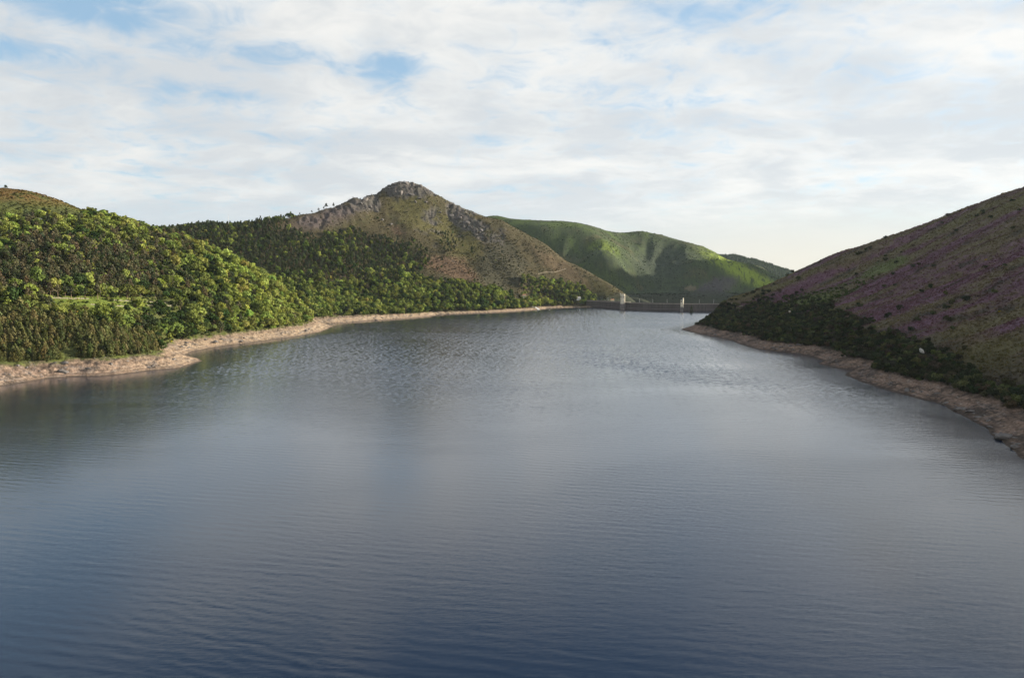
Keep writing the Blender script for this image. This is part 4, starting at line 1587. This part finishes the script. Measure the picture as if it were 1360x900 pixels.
def build_dam():
    root = empty("dam", (float(DC[48, 0]), float(DC[48, 1]), 0))
    tag(root, "long curved grey concrete dam closing the far end of the lake", "dam")
    inv = Matrix.Translation(-Vector(root.location))

    def part(name, bm, mat):
        bm.transform(inv)
        return bm_obj(name, bm, mat, root)
    bm = bmesh.new(); sweep(bm, [(2.5, -14), (2.5, 8.5), (1.6, CREST - 2.6), (-5.0, CREST - 2.6), (-22, -60), (-2, -60)])
    part("wall", bm, M['concrete'])
    bm = bmesh.new(); sweep(bm, [(2.9, CREST - 2.6), (2.9, CREST - .9), (-5.4, CREST - .9), (-5.4, CREST - 2.6)])
    part("crest_road", bm, M['crest'])
    for nm, o in (("parapet", 2.6), ("parapet", -5.1)):
        bm = bmesh.new(); sweep(bm, [(o + .2, CREST - .9), (o + .2, CREST + .35), (o - .15, CREST + .35), (o - .15, CREST - .9)])
        part(nm, bm, M['concrete'])
    bm = bmesh.new(); sweep(bm, [(3.3, 4.6), (3.3, 5.6), (2.3, 5.6), (2.3, 4.6)])
    part("water_mark_ledge", bm, M['concrete_mid'])


def dam_at(px):
    P, _, dep = project(DC[:, 0], DC[:, 1], np.full(len(DC), 15.0))
    return int(np.argmin(np.abs(P - px)))


def build_towers():
    # intake tower: half-round shaft with a lamp room
    i = dam_at(830)
    n = DN[i]; ang = math.atan2(n[1], n[0]) + math.pi / 2
    top = 43.5
    r = empty("intake_tower", (DC[i, 0] + n[0] * 9, DC[i, 1] + n[1] * 9, 0), ang)
    tag(r, "taller cream round-fronted intake tower standing against the dam's near end", "tower", "towers on the dam")
    bm = bmesh.new(); cyl(bm, 0, 0, -12, 17, 7.6, 7.4, 28); box(bm, -7.2, 7.2, 0, 7.2, -12, 16.8)
    bm_obj("plinth", bm, M['concrete_mid'], r)
    bm = bmesh.new(); cyl(bm, 0, 0, 17, top - 2, 6.2, 6.0, 28)
    sh = bm_obj("shaft", bm, M['concrete_pale'], r)
    for a in (-1.9, -1.2, -.5):
        bm = bmesh.new(); x, y = math.cos(a) * 6.05, math.sin(a) * 6.05
        box(bm, x - .7, x + .7, y - .5, y + .5, top - 9, top - 6.5)
        bm_obj("window", bm, M['glass'], sh)
    bm = bmesh.new(); cyl(bm, 0, 0, top - 2, top, 6.7, 6.7, 28)
    bm_obj("cap", bm, M['concrete_pale'], r)
    bm = bmesh.new(); box(bm, 5.2, 7.3, .5, 2.6, 17, top - 3)
    bm_obj("stair_shaft", bm, M['concrete_pale'], r)
    bm = bmesh.new(); box(bm, 5.6, 26, 2.5, 6.2, CREST - .6, CREST + .5)
    bm_obj("walkway", bm, M['concrete_pale'], r)
    bm = bmesh.new(); cyl(bm, -8.2, -1, top - 3, top + 1.2, .18, .12, 8); cyl(bm, -8.2, -1, top + 1.2, top + 2.4, .9, .7, 10); box(bm, -8.3, -6.0, -1.1, -.9, top - 2.9, top - 2.7)
    bm_obj("lamp", bm, M['white'], r)
    # the slim tower farther along
    i = dam_at(904)
    n = DN[i]; ang = math.atan2(n[1], n[0]) + math.pi / 2 - .15
    r = empty("sluice_tower", (DC[i, 0] + n[0] * 6, DC[i, 1] + n[1] * 6, 0), ang)
    tag(r, "slim pale sluice tower with a tall lit pillar, midway along the dam", "tower", "towers on the dam")
    bm = bmesh.new(); box(bm, -4.4, 3.4, -3, 4, -12, 12)
    bm_obj("plinth", bm, M['concrete_mid'], r)
    bm = bmesh.new(); box(bm, -3.6, 1.6, -2.2, 3.4, 12, 30)
    sh = bm_obj("cabin", bm, M['concrete_pale'], r)
    bm = bmesh.new(); box(bm, -2.6, .6, -2.26, -2.1, 25, 28)
    bm_obj("window", bm, M['glass'], sh)
    bm = bmesh.new(); box(bm, 1.7, 4.1, -2.8, 3.6, 9.5, 36)
    bm_obj("pillar", bm, M['concrete_pale'], r)
    bm = bmesh.new(); box(bm, -4.0, 1.65, -2.7, 3.9, 30, 31)
    bm_obj("roof", bm, M['roof_grey'], r)


def lamp_post():
    r = empty("lamp_post", (0, 0, 0))
    bm = bmesh.new(); cyl(bm, 0, 0, 0, 10.5, .34, .2, 8); cyl(bm, 0, 0, 0, .6, .4, .4, 8)
    bm_obj("pole", bm, M['metal'], r)
    bm = bmesh.new(); box(bm, -.09, .09, 0, 2.0, 10.3, 10.5)
    bm_obj("arm", bm, M['metal'], r)
    bm = bmesh.new(); box(bm, -.28, .28, 1.6, 2.6, 10.15, 10.42)
    bm_obj("lamp_head", bm, M['white'], r, bevel=.05)
    return r


def copy_tree(o, parent=None):
    c = o.copy(); COL.objects.link(c); c.parent = parent
    for ch in o.children:
        copy_tree(ch, c)
    return c


def build_lamps():
    base = lamp_post()
    place = {806: "nearest the cream gatehouse at the dam's near end", 849: "just past the round intake tower", 867.5: "on the open crest between the two towers",
             887: "on the crest just short of the slim sluice tower", 928.5: "on the crest past the slim sluice tower", 949: "farthest along the dam, just above the dark headland"}
    for k, (px, where) in enumerate(place.items()):
        o = base if k == 0 else copy_tree(base)
        i = dam_at(px)
        o.location = (DC[i, 0] - DN[i, 0] * 4.6, DC[i, 1] - DN[i, 1] * 4.6, CREST - .9)
        o.rotation_euler = (0, 0, math.atan2(DN[i, 1], DN[i, 0]) - math.pi / 2)
        tag(o, "thin grey lamp post " + where, "lamp post", "lamp posts along the dam")


# --- houses
def house(name, loc, rz, L, Wd, H, roof_h, wall, roof, label, cat="house", group=None, flat=False, openings=()):
    r = empty(name, loc, rz)
    tag(r, label, cat, group)
    bm = bmesh.new()
    if flat:
        box(bm, -L / 2, L / 2, -Wd / 2, Wd / 2, -3, H)
    else:
        pts = [(-Wd / 2, -3), (Wd / 2, -3), (Wd / 2, H), (0, H + roof_h), (-Wd / 2, H)]
        a = [bm.verts.new((-L / 2, y, z)) for y, z in pts]; b = [bm.verts.new((L / 2, y, z)) for y, z in pts]
        for i in range(5):
            bm.faces.new((a[i], a[(i + 1) % 5], b[(i + 1) % 5], b[i]))
        bm.faces.new(a[::-1]); bm.faces.new(b)
    w = bm_obj("wall", bm, wall, r)
    bm = bmesh.new()
    if flat:
        box(bm, -L / 2 - .5, L / 2 + .5, -Wd / 2 - .5, Wd / 2 + .5, H, H + .4)
    else:
        e = .5
        for s in (-1, 1):
            v = [(-L / 2 - e, s * (Wd / 2 + e), H - e * roof_h / (Wd / 2) + .08), (L / 2 + e, s * (Wd / 2 + e), H - e * roof_h / (Wd / 2) + .08), (L / 2 + e, 0, H + roof_h + .08), (-L / 2 - e, 0, H + roof_h + .08)]
            lo = [bm.verts.new(p) for p in v]; hi = [bm.verts.new((p[0], p[1], p[2] + .22)) for p in v]
            for i in range(4):
                bm.faces.new((lo[i], lo[(i + 1) % 4], hi[(i + 1) % 4], hi[i]))
            bm.faces.new(lo[::-1]); bm.faces.new(hi)
    rf = bm_obj("roof", bm, roof, r)
    if not flat:
        bm = bmesh.new(); box(bm, L * .2, L * .2 + .8, -.4, .4, H + roof_h * .6, H + roof_h + 1.1)
        bm_obj("chimney", bm, wall, rf)
    for nm, x, z0, ww, hh in openings:
        bm = bmesh.new(); box(bm, x - ww / 2, x + ww / 2, -Wd / 2 - .05, -Wd / 2 + .1, z0, z0 + hh)
        bm_obj(nm, bm, M['glass'], w)
    return r


def build_houses():
    def spot(px, py):
        return ground_at(px, py)
    win = (("window", -2.5, 1.2, 1.2, 1.4), ("window", 2.5, 1.2, 1.2, 1.4), ("door", 0, 0, 1.1, 2.2))
    x, y, z = spot(768, 399)
    house("white_cottage", (x, y - 6, z + 4.0), R(12), 12, 8, 5, 2.4, M['white'], M['roof_grey'], "small white cottage among trees left of the dam", openings=win)
    x, y, z = spot(696, 397)
    house("cream_house", (x, y - 4, z + 6.0), R(15), 10, 7, 6, 2.0, M['cream'], M['roof'], "cream walled house half hidden behind trees on the wooded point", openings=win)
    i = dam_at(806)
    house("gatehouse", (float(DC[i, 0] - DN[i, 0] * 15 + 4), float(DC[i, 1] - DN[i, 1] * 15), CREST - 1.5), R(12), 9, 6, 5.2, 2.0, M['cream'], M['roof'], "cream gatehouse with a tiled roof just behind the dam's near end", openings=win)
    x, y, z = spot(47, 296)
    house("hill_shed", (x, y, z + 4.2), R(30), 18, 7, 2.6, 0, M['white'], M['roof_grey'], "long white flat-roofed shed in trees high on the left hill", "shed", flat=True, openings=(("door", -4, 0, 2.4, 3), ("window", 3, 1.6, 4, 1.2)))


# --- masts on the skyline
def build_masts():
    for k, (px, py0, py1, lab) in enumerate(((303, 301, 281.5, "thin radio mast rising from trees on the shoulder, the taller of two"), (357, 297, 283.5, "short thin radio mast on the skyline nearer the rocky peak"))):
        Y = 2030 if k == 0 else 2085
        x, y, zt = at(px, py1, Y)
        z0 = gz(x, y)
        r = empty("radio_mast", (x, y, z0))
        tag(r, lab, "mast", "radio masts on the skyline")
        H = zt - z0
        bm = bmesh.new()
        for a in range(3):
            cyl(bm, math.cos(a * 2.094) * .6, math.sin(a * 2.094) * .6, -1, H * .8, .16, .12, 6)
        q = 2.0
        while q < H * .8:
            box(bm, -.6, .6, -.08, .08, q, q + .16); q += 2.5
        bm_obj("lattice", bm, M['metal'], r)
        bm = bmesh.new(); cyl(bm, 0, 0, H * .78, H, .2, .06, 6)
        bm_obj("antenna", bm, M['metal'], r)


# --- rocks
def rock_bm(seed, sx, sy, sz, cuts=2):
    rs = np.random.default_rng(seed)
    bm = bmesh.new()
    bmesh.ops.create_icosphere(bm, subdivisions=cuts, radius=1.0)
    pl = [(Vector(rs.normal(size=3)).normalized(), rs.uniform(.55, .9)) for _ in range(9)]
    for v in bm.verts:
        c = v.co.copy()
        for n, d in pl:
            k = c.dot(n)
            if k > d:
                c -= n * (k - d)
        c *= 1 + rs.normal(0, .035)
        v.co = Vector((c.x * sx, c.y * sy, c.z * sz))
    return bm


def build_rocks():
    x, y, z = ground_at(1223, 470)
    bm = rock_bm(3, 1.7, 2.4, 3.3, 3)
    for v in bm.verts:
        v.co.x += v.co.z * -.35
    o = bm_obj("pale_rock", bm, M['rock_white'])
    o.location = (x - 2.5, y - 5.5, z + 3.6)
    tag(o, "bright white rock face showing among the dark scrub of the right bank", "rock")
    meshes = []
    for k in range(7):
        b = rock_bm(20 + k, 1.7, 1.2, .75)
        me = bpy.data.meshes.new("boulder"); b.to_mesh(me); b.free(); me.materials.append(M['rock']); meshes.append(me)
    rs = np.random.default_rng(88)
    # along the bare banks
    spots = []
    for poly, n, nm in (([(0, 480), (130, 472), (262, 478), (200, 490), (60, 500), (0, 508)], 46, "on the pinkish point below the young pines"),
                        ([(215, 458), (300, 446), (420, 436), (400, 443), (300, 456), (240, 466)], 26, "on the sandy cove beach"),
                        ([(450, 426), (570, 416), (575, 419), (460, 428)], 12, "on the pale beach under the wooded shore"),
                        ([(940, 436), (1060, 458), (1120, 478), (1120, 490), (1000, 460), (930, 441)], 24, "on the bare foot of the headland"),
                        ([(1125, 492), (1200, 508), (1300, 540), (1355, 585), (1350, 600), (1240, 530), (1150, 507)], 46, "on the stony shore of the right bank")):
        P = np.array(poly, float)
        c = 0
        while c < n:
            qx, qy = rs.uniform(P[:, 0].min(), P[:, 0].max()), rs.uniform(P[:, 1].min(), P[:, 1].max())
            if inpoly(np.array([qx]), np.array([qy]), poly)[0]:
                spots.append((qx, qy, nm)); c += 1
    made = {}
    for qx, qy, nm in spots:
        x, y, z = ground_at(qx, qy)
        if z < .4 or z > 15:
            continue
        o = link("boulder", meshes[int(rs.integers(7))])
        s = float(rs.lognormal(.0, .45)) * (1.0 if y < 900 else 1.5)
        o.location = (x, y, z + .15 * s)
        o.scale = (s * rs.uniform(.8, 1.5), s, s * rs.uniform(.7, 1.1))
        o.rotation_euler = (rs.uniform(-.2, .2), rs.uniform(-.2, .2), rs.uniform(0, 6.28))
        made.setdefault(nm, []).append((o, qx, qy, s))
    for nm, L in made.items():
        used = set()
        for word, key, rev in (("largest", lambda e: e[3], True), ("leftmost", lambda e: e[1], False), ("rightmost", lambda e: e[1], True), ("lowest", lambda e: e[2], True), ("highest", lambda e: e[2], False)):
            e = sorted(L, key=key, reverse=rev)[0]
            if e[0].name not in used:
                used.add(e[0].name); tag(e[0], f"{word} grey granite boulder {nm}")
        for e in L:
            if e[0].name not in used:
                tag(e[0], f"grey granite boulder lying {nm}")
            tag(e[0], None, "boulder", "boulders on the bare banks")
    # crags on the peak and one on each skyline
    crag = []
    for k in range(6):
        b = rock_bm(40 + k, 7.5, 6, 6.5, 3)
        me = bpy.data.meshes.new("crag"); b.to_mesh(me); b.free(); me.materials.append(M['rock']); crag.append(me)
    L = []
    for px, py, s in ((516, 250, 1.0), (523, 245.5, 1.2), (531, 244, 1.1), (540, 243.5, 1.0), (548, 243.5, .9), (558, 247, 1.1), (567, 252, 1.0), (577, 259, .9), (533, 256, 1.3), (546, 258, 1.4), (556, 263, 1.1), (524, 256, .9),
                      (566, 268, 1.0), (552, 268, .8), (600, 286, 1.2), (611, 290, 1.4), (620, 296, 1.3), (486, 265, 1.2), (480, 270, 1.0), (492, 274, 1.1), (500, 281, .8), (470, 268, .8),
                      (508, 292, .8), (520, 298, .7), (592, 268, .9), (640, 306, .9), (585, 282, .7)):
        x, y, z = ground_at(px, py)
        o = link("crag", crag[int(rs.integers(6))])
        o.location = (x, y, z - 1.5 * s)
        o.scale = (s * rs.uniform(.9, 1.6), s * rs.uniform(.8, 1.2), s * rs.uniform(.7, 1.3))
        o.rotation_euler = (rs.uniform(-.25, .25), rs.uniform(-.25, .25), rs.uniform(0, 6.28))
        L.append((o, px, py, s))
    for o, px, py, s in L:
        if px < 512:
            w = "on the peak's left shoulder"
        elif px > 580:
            w = "on the cliff right of the summit"
        elif py < 248:
            w = "crowning the rocky summit"
        else:
            w = "just below the rocky summit"
        tag(o, f"grey granite crag {w}", "crag", "granite crags on the peak")
    for px, py, s, lab in ((57, 258.5, .32, "small pale boulder on the brown skyline of the left hill"), (1332, 255.5, .36, "lone brown boulder on the skyline of the heather hill")):
        x, y, z = ground_at(px, py + 1.5)
        o = link("skyline_boulder", crag[2]); o.location = (x, y, z + .3); o.scale = (s * 1.3, s, s * .8)
        tag(o, lab, "boulder")


# --- marked single plants
def single_tree(name, kind, vi, px, py, s, st, col, label, cat='tree', sink=.2, Y=None):
    if Y is None:
        x, y, z = ground_at(px, py)
    else:
        x, y, z = at(px, py, Y); z = gz(x, y)
    cm, tm = KINDS[kind]['single'][vi]
    root = empty(name, (x, y, z - sink), vi * 1.3)
    root.scale = (s, s, s * st)
    c = link("crown", cm, root); c.color = (*col, 1)
    link("trunk", tm, root)
    tag(root, label, cat)
    return root


def build_marked_plants():
    single_tree("cypress_tree", 'young_pine', 1, 918, 425.5, 1.7, 1.9, (.03, .04, .022), "narrow dark tree standing alone at the tip of the right headland")
    single_tree("lone_tree", 'broadleaf_tree', 2, 8, 252.5, .62, 1.0, (.035, .05, .025), "small dark round tree alone on the brown top of the left hill", Y=1195)
    for px, py, s, lab, col in ((1309, 346, .75, "bright yellow bush alone on the purple heather slope", (.36, .25, .05)), (1288, 497, .5, "orange brown bush low in the dark scrub of the right bank", (.30, .15, .03)),
                                (1328, 415, .6, "small yellow bush on the heather above the olive scrub", (.26, .20, .04)), (228, 454, .6, "bright yellow bush at the edge of the sandy cove", (.36, .33, .03)), (103, 415, .55, "golden bush at the foot of the terraced meadow", (.42, .30, .08))):
        single_tree("yellow_bush", 'evergreen_shrub', int(px) % 5, px, py, s, .8, col, lab, 'bush')
    # pines standing up from the skyline
    rs = np.random.default_rng(66)
    for k, (px, py, s, lab) in enumerate(((340, 289, .9, "leftmost lone pine breaking the shoulder's skyline"), (345.5, 286.5, 1.15, "tall round-topped pine of the left skyline pair"), (362.5, 287, 1.0, "first of three slim skyline pines by the short mast"),
                                          (366, 288, .8, "smallest of three slim skyline pines by the short mast"), (370, 286, 1.15, "broadest of three slim skyline pines by the short mast"), (398, 282, 1.0, "lone pale pine on the bare skyline below the peak"),
                                          (414, 279, .9, "low left pine of the skyline clump below the peak"), (423, 276, 1.25, "broad dark pine of the skyline clump below the peak"), (430, 274, 1.1, "middle pine of the skyline clump below the peak"),
                                          (433, 269.5, 1.2, "tallest pine of the skyline clump below the peak"), (443, 269, .9, "rightmost pine of the skyline clump nearest the peak"))):
        Y = float(np.interp(px, [335, 365, 395, 425, 445], [2040, 2090, 2150, 2220, 2268]))
        x, y, z = at(px, py, Y)
        g = gz(x, y)
        H = max(z - g, 6.0)
        sc = H / 13.0
        cm, tm = KINDS['pine_tree']['single'][k % 6]
        root = empty("skyline_pine", (x, y, g - .3), k * 1.1)
        root.scale = (min(max(sc, .8), 1.4) * s, min(max(sc, .8), 1.4) * s, sc)
        c = link("crown", cm, root); c.color = (.035, .045, .03, 1)
        link("trunk", tm, root)
        tag(root, lab, "tree", "pines along the shoulder's skyline")


# --- small things by the water and on the tracks
def build_small():
    # boat ramp on the wooded point
    a, b = ground_at(705.5, 406.3), ground_at(715.5, 411.3)
    bm = bmesh.new()
    L = math.hypot(b[0] - a[0], b[1] - a[1]); n = 10
    d = ((b[0] - a[0]) / L, (b[1] - a[1]) / L)
    s = (-d[1], d[0])
    rows = []
    for i in range(n + 1):
        t = i / n
        x, y = a[0] + (b[0] - a[0]) * t, a[1] + (b[1] - a[1]) * t
        z = max(gz(x, y), -.5) + 1.0
        rows.append([bm.verts.new((x + s[0] * o, y + s[1] * o, z + dz)) for o, dz in ((-3, -3), (-3, .5), (-2.4, .5), (-2.4, 0), (2.4, 0), (2.4, .5), (3, .5), (3, -3))])
    for r, q in zip(rows, rows[1:]):
        for j in range(8):
            bm.faces.new((r[j], r[(j + 1) % 8], q[(j + 1) % 8], q[j]))
    bm.faces.new(rows[0][::-1]); bm.faces.new(rows[-1])
    o = bm_obj("boat_ramp", bm, M['white'])
    tag(o, "white boat ramp sloping into the water at the wooded point's tip", "ramp")
    # buoys
    for px, py, lab in ((770, 412.0, "small white buoy afloat in front of the dam's near end"), (729.5, 411.6, "small white buoy afloat beside the wooded point")):
        x, y = onwater(px, py)
        r = empty("buoy", (x, y, 0))
        tag(r, lab, "buoy", "buoys on the lake")
        bm = bmesh.new(); bmesh.ops.create_uvsphere(bm, u_segments=16, v_segments=10, radius=1.1)
        for v in bm.verts:
            v.co.z *= .8
        bm_obj("float", bm, M['white'], r, True)
        bm = bmesh.new(); cyl(bm, 0, 0, .7, 2.0, .12, .1, 8)
        bm_obj("post", bm, M['metal'], r)
    # white post and pump hut by the bend in the track
    x, y, z = ground_at(1048.5, 418)
    r = empty("marker_post", (x, y, z)); tag(r, "pale marker post beside the bend of the headland track", "post")
    bm = bmesh.new(); box(bm, -1.0, 1.0, -1.0, 1.0, -1, 6.2)
    bm_obj("shaft", bm, M['concrete_pale'], r, bevel=.08)
    bm = bmesh.new(); box(bm, -1.3, 1.3, -1.3, 1.3, 6.2, 6.6)
    bm_obj("cap", bm, M['concrete_pale'], r)
    # pale hut glimpsed at the cove
    x, y, z = ground_at(207.5, 452.5)
    o = bm_obj("beach_stone", rock_bm(9, 1.2, 1.0, 1.8), M['rock_white']); o.location = (x, y, z + 1.0)
    tag(o, "small white stone standing at the edge of the young pines by the cove", "stone")
    # headland track: a strip laid on the ground
    path = [(966, 401.8), (971, 402.2), (976, 404), (981, 406.2), (988, 407.4), (1000, 408)]
    strip("track", path, 2.2, M['track'])
    strip("hill_track", [(712, 364.5), (720, 362.6), (727, 361.8), (735, 361.9), (743, 360.2), (752, 357)], 1.1, M['track'])
    # terrace walls in the meadow
    for pts, lab in (([(150, 399), (175, 400.6), (200, 401.2), (226, 402.2)], "upper dry stone terrace wall across the green meadow"), ([(120, 404.5), (150, 406.5), (166, 407)], "lower left dry stone terrace wall in the green meadow"),
                     ([(68, 396), (95, 397), (118, 397)], "short dry stone terrace wall at the meadow's left end"), ([(186, 405), (210, 406), (236, 406)], "lower right dry stone terrace wall below the green meadow")):
        g = [ground_at(*p) for p in pts]
        bm = bmesh.new()
        rows = []
        P = np.array(g)
        tt = np.linspace(0, len(P) - 1, 40)
        rs = np.random.default_rng(len(lab))
        for k in tt:
            x, y = np.interp(k, range(len(P)), P[:, 0]), np.interp(k, range(len(P)), P[:, 1])
            z = gz(x, y); h = .9 + rs.uniform(-.5, .5)
            rows.append([bm.verts.new((x, y + o, z + dz)) for o, dz in ((-.5, -1), (-.38, h), (.38, h), (.5, -1))])
        for r_, q in zip(rows, rows[1:]):
            for j in range(4):
                bm.faces.new((r_[j], r_[(j + 1) % 4], q[(j + 1) % 4], q[j]))
        bm.faces.new(rows[0][::-1]); bm.faces.new(rows[-1])
        tag(bm_obj("terrace_wall", bm, M['stone_wall']), lab, "wall", "terrace walls of the meadow")


def strip(name, pts, w, mat):
    g = np.array([ground_at(*p) for p in pts])
    t = np.linspace(0, len(g) - 1, 60)
    bm = bmesh.new(); rows = []
    for k in t:
        x, y = np.interp(k, range(len(g)), g[:, 0]), np.interp(k, range(len(g)), g[:, 1])
        rows.append([bm.verts.new((x, y + o, gz(x, y + o) + .5)) for o in (-w, w)])
    for a, b in zip(rows, rows[1:]):
        bm.faces.new((a[0], a[1], b[1], b[0]))
    tag(bm_obj(name, bm, mat), kind='structure')


build_dam()
build_towers()
build_lamps()
build_houses()
build_masts()
build_rocks()
build_marked_plants()
build_small()
bpy.context.view_layer.update()
print("done", round(time.time() - _t0, 1))
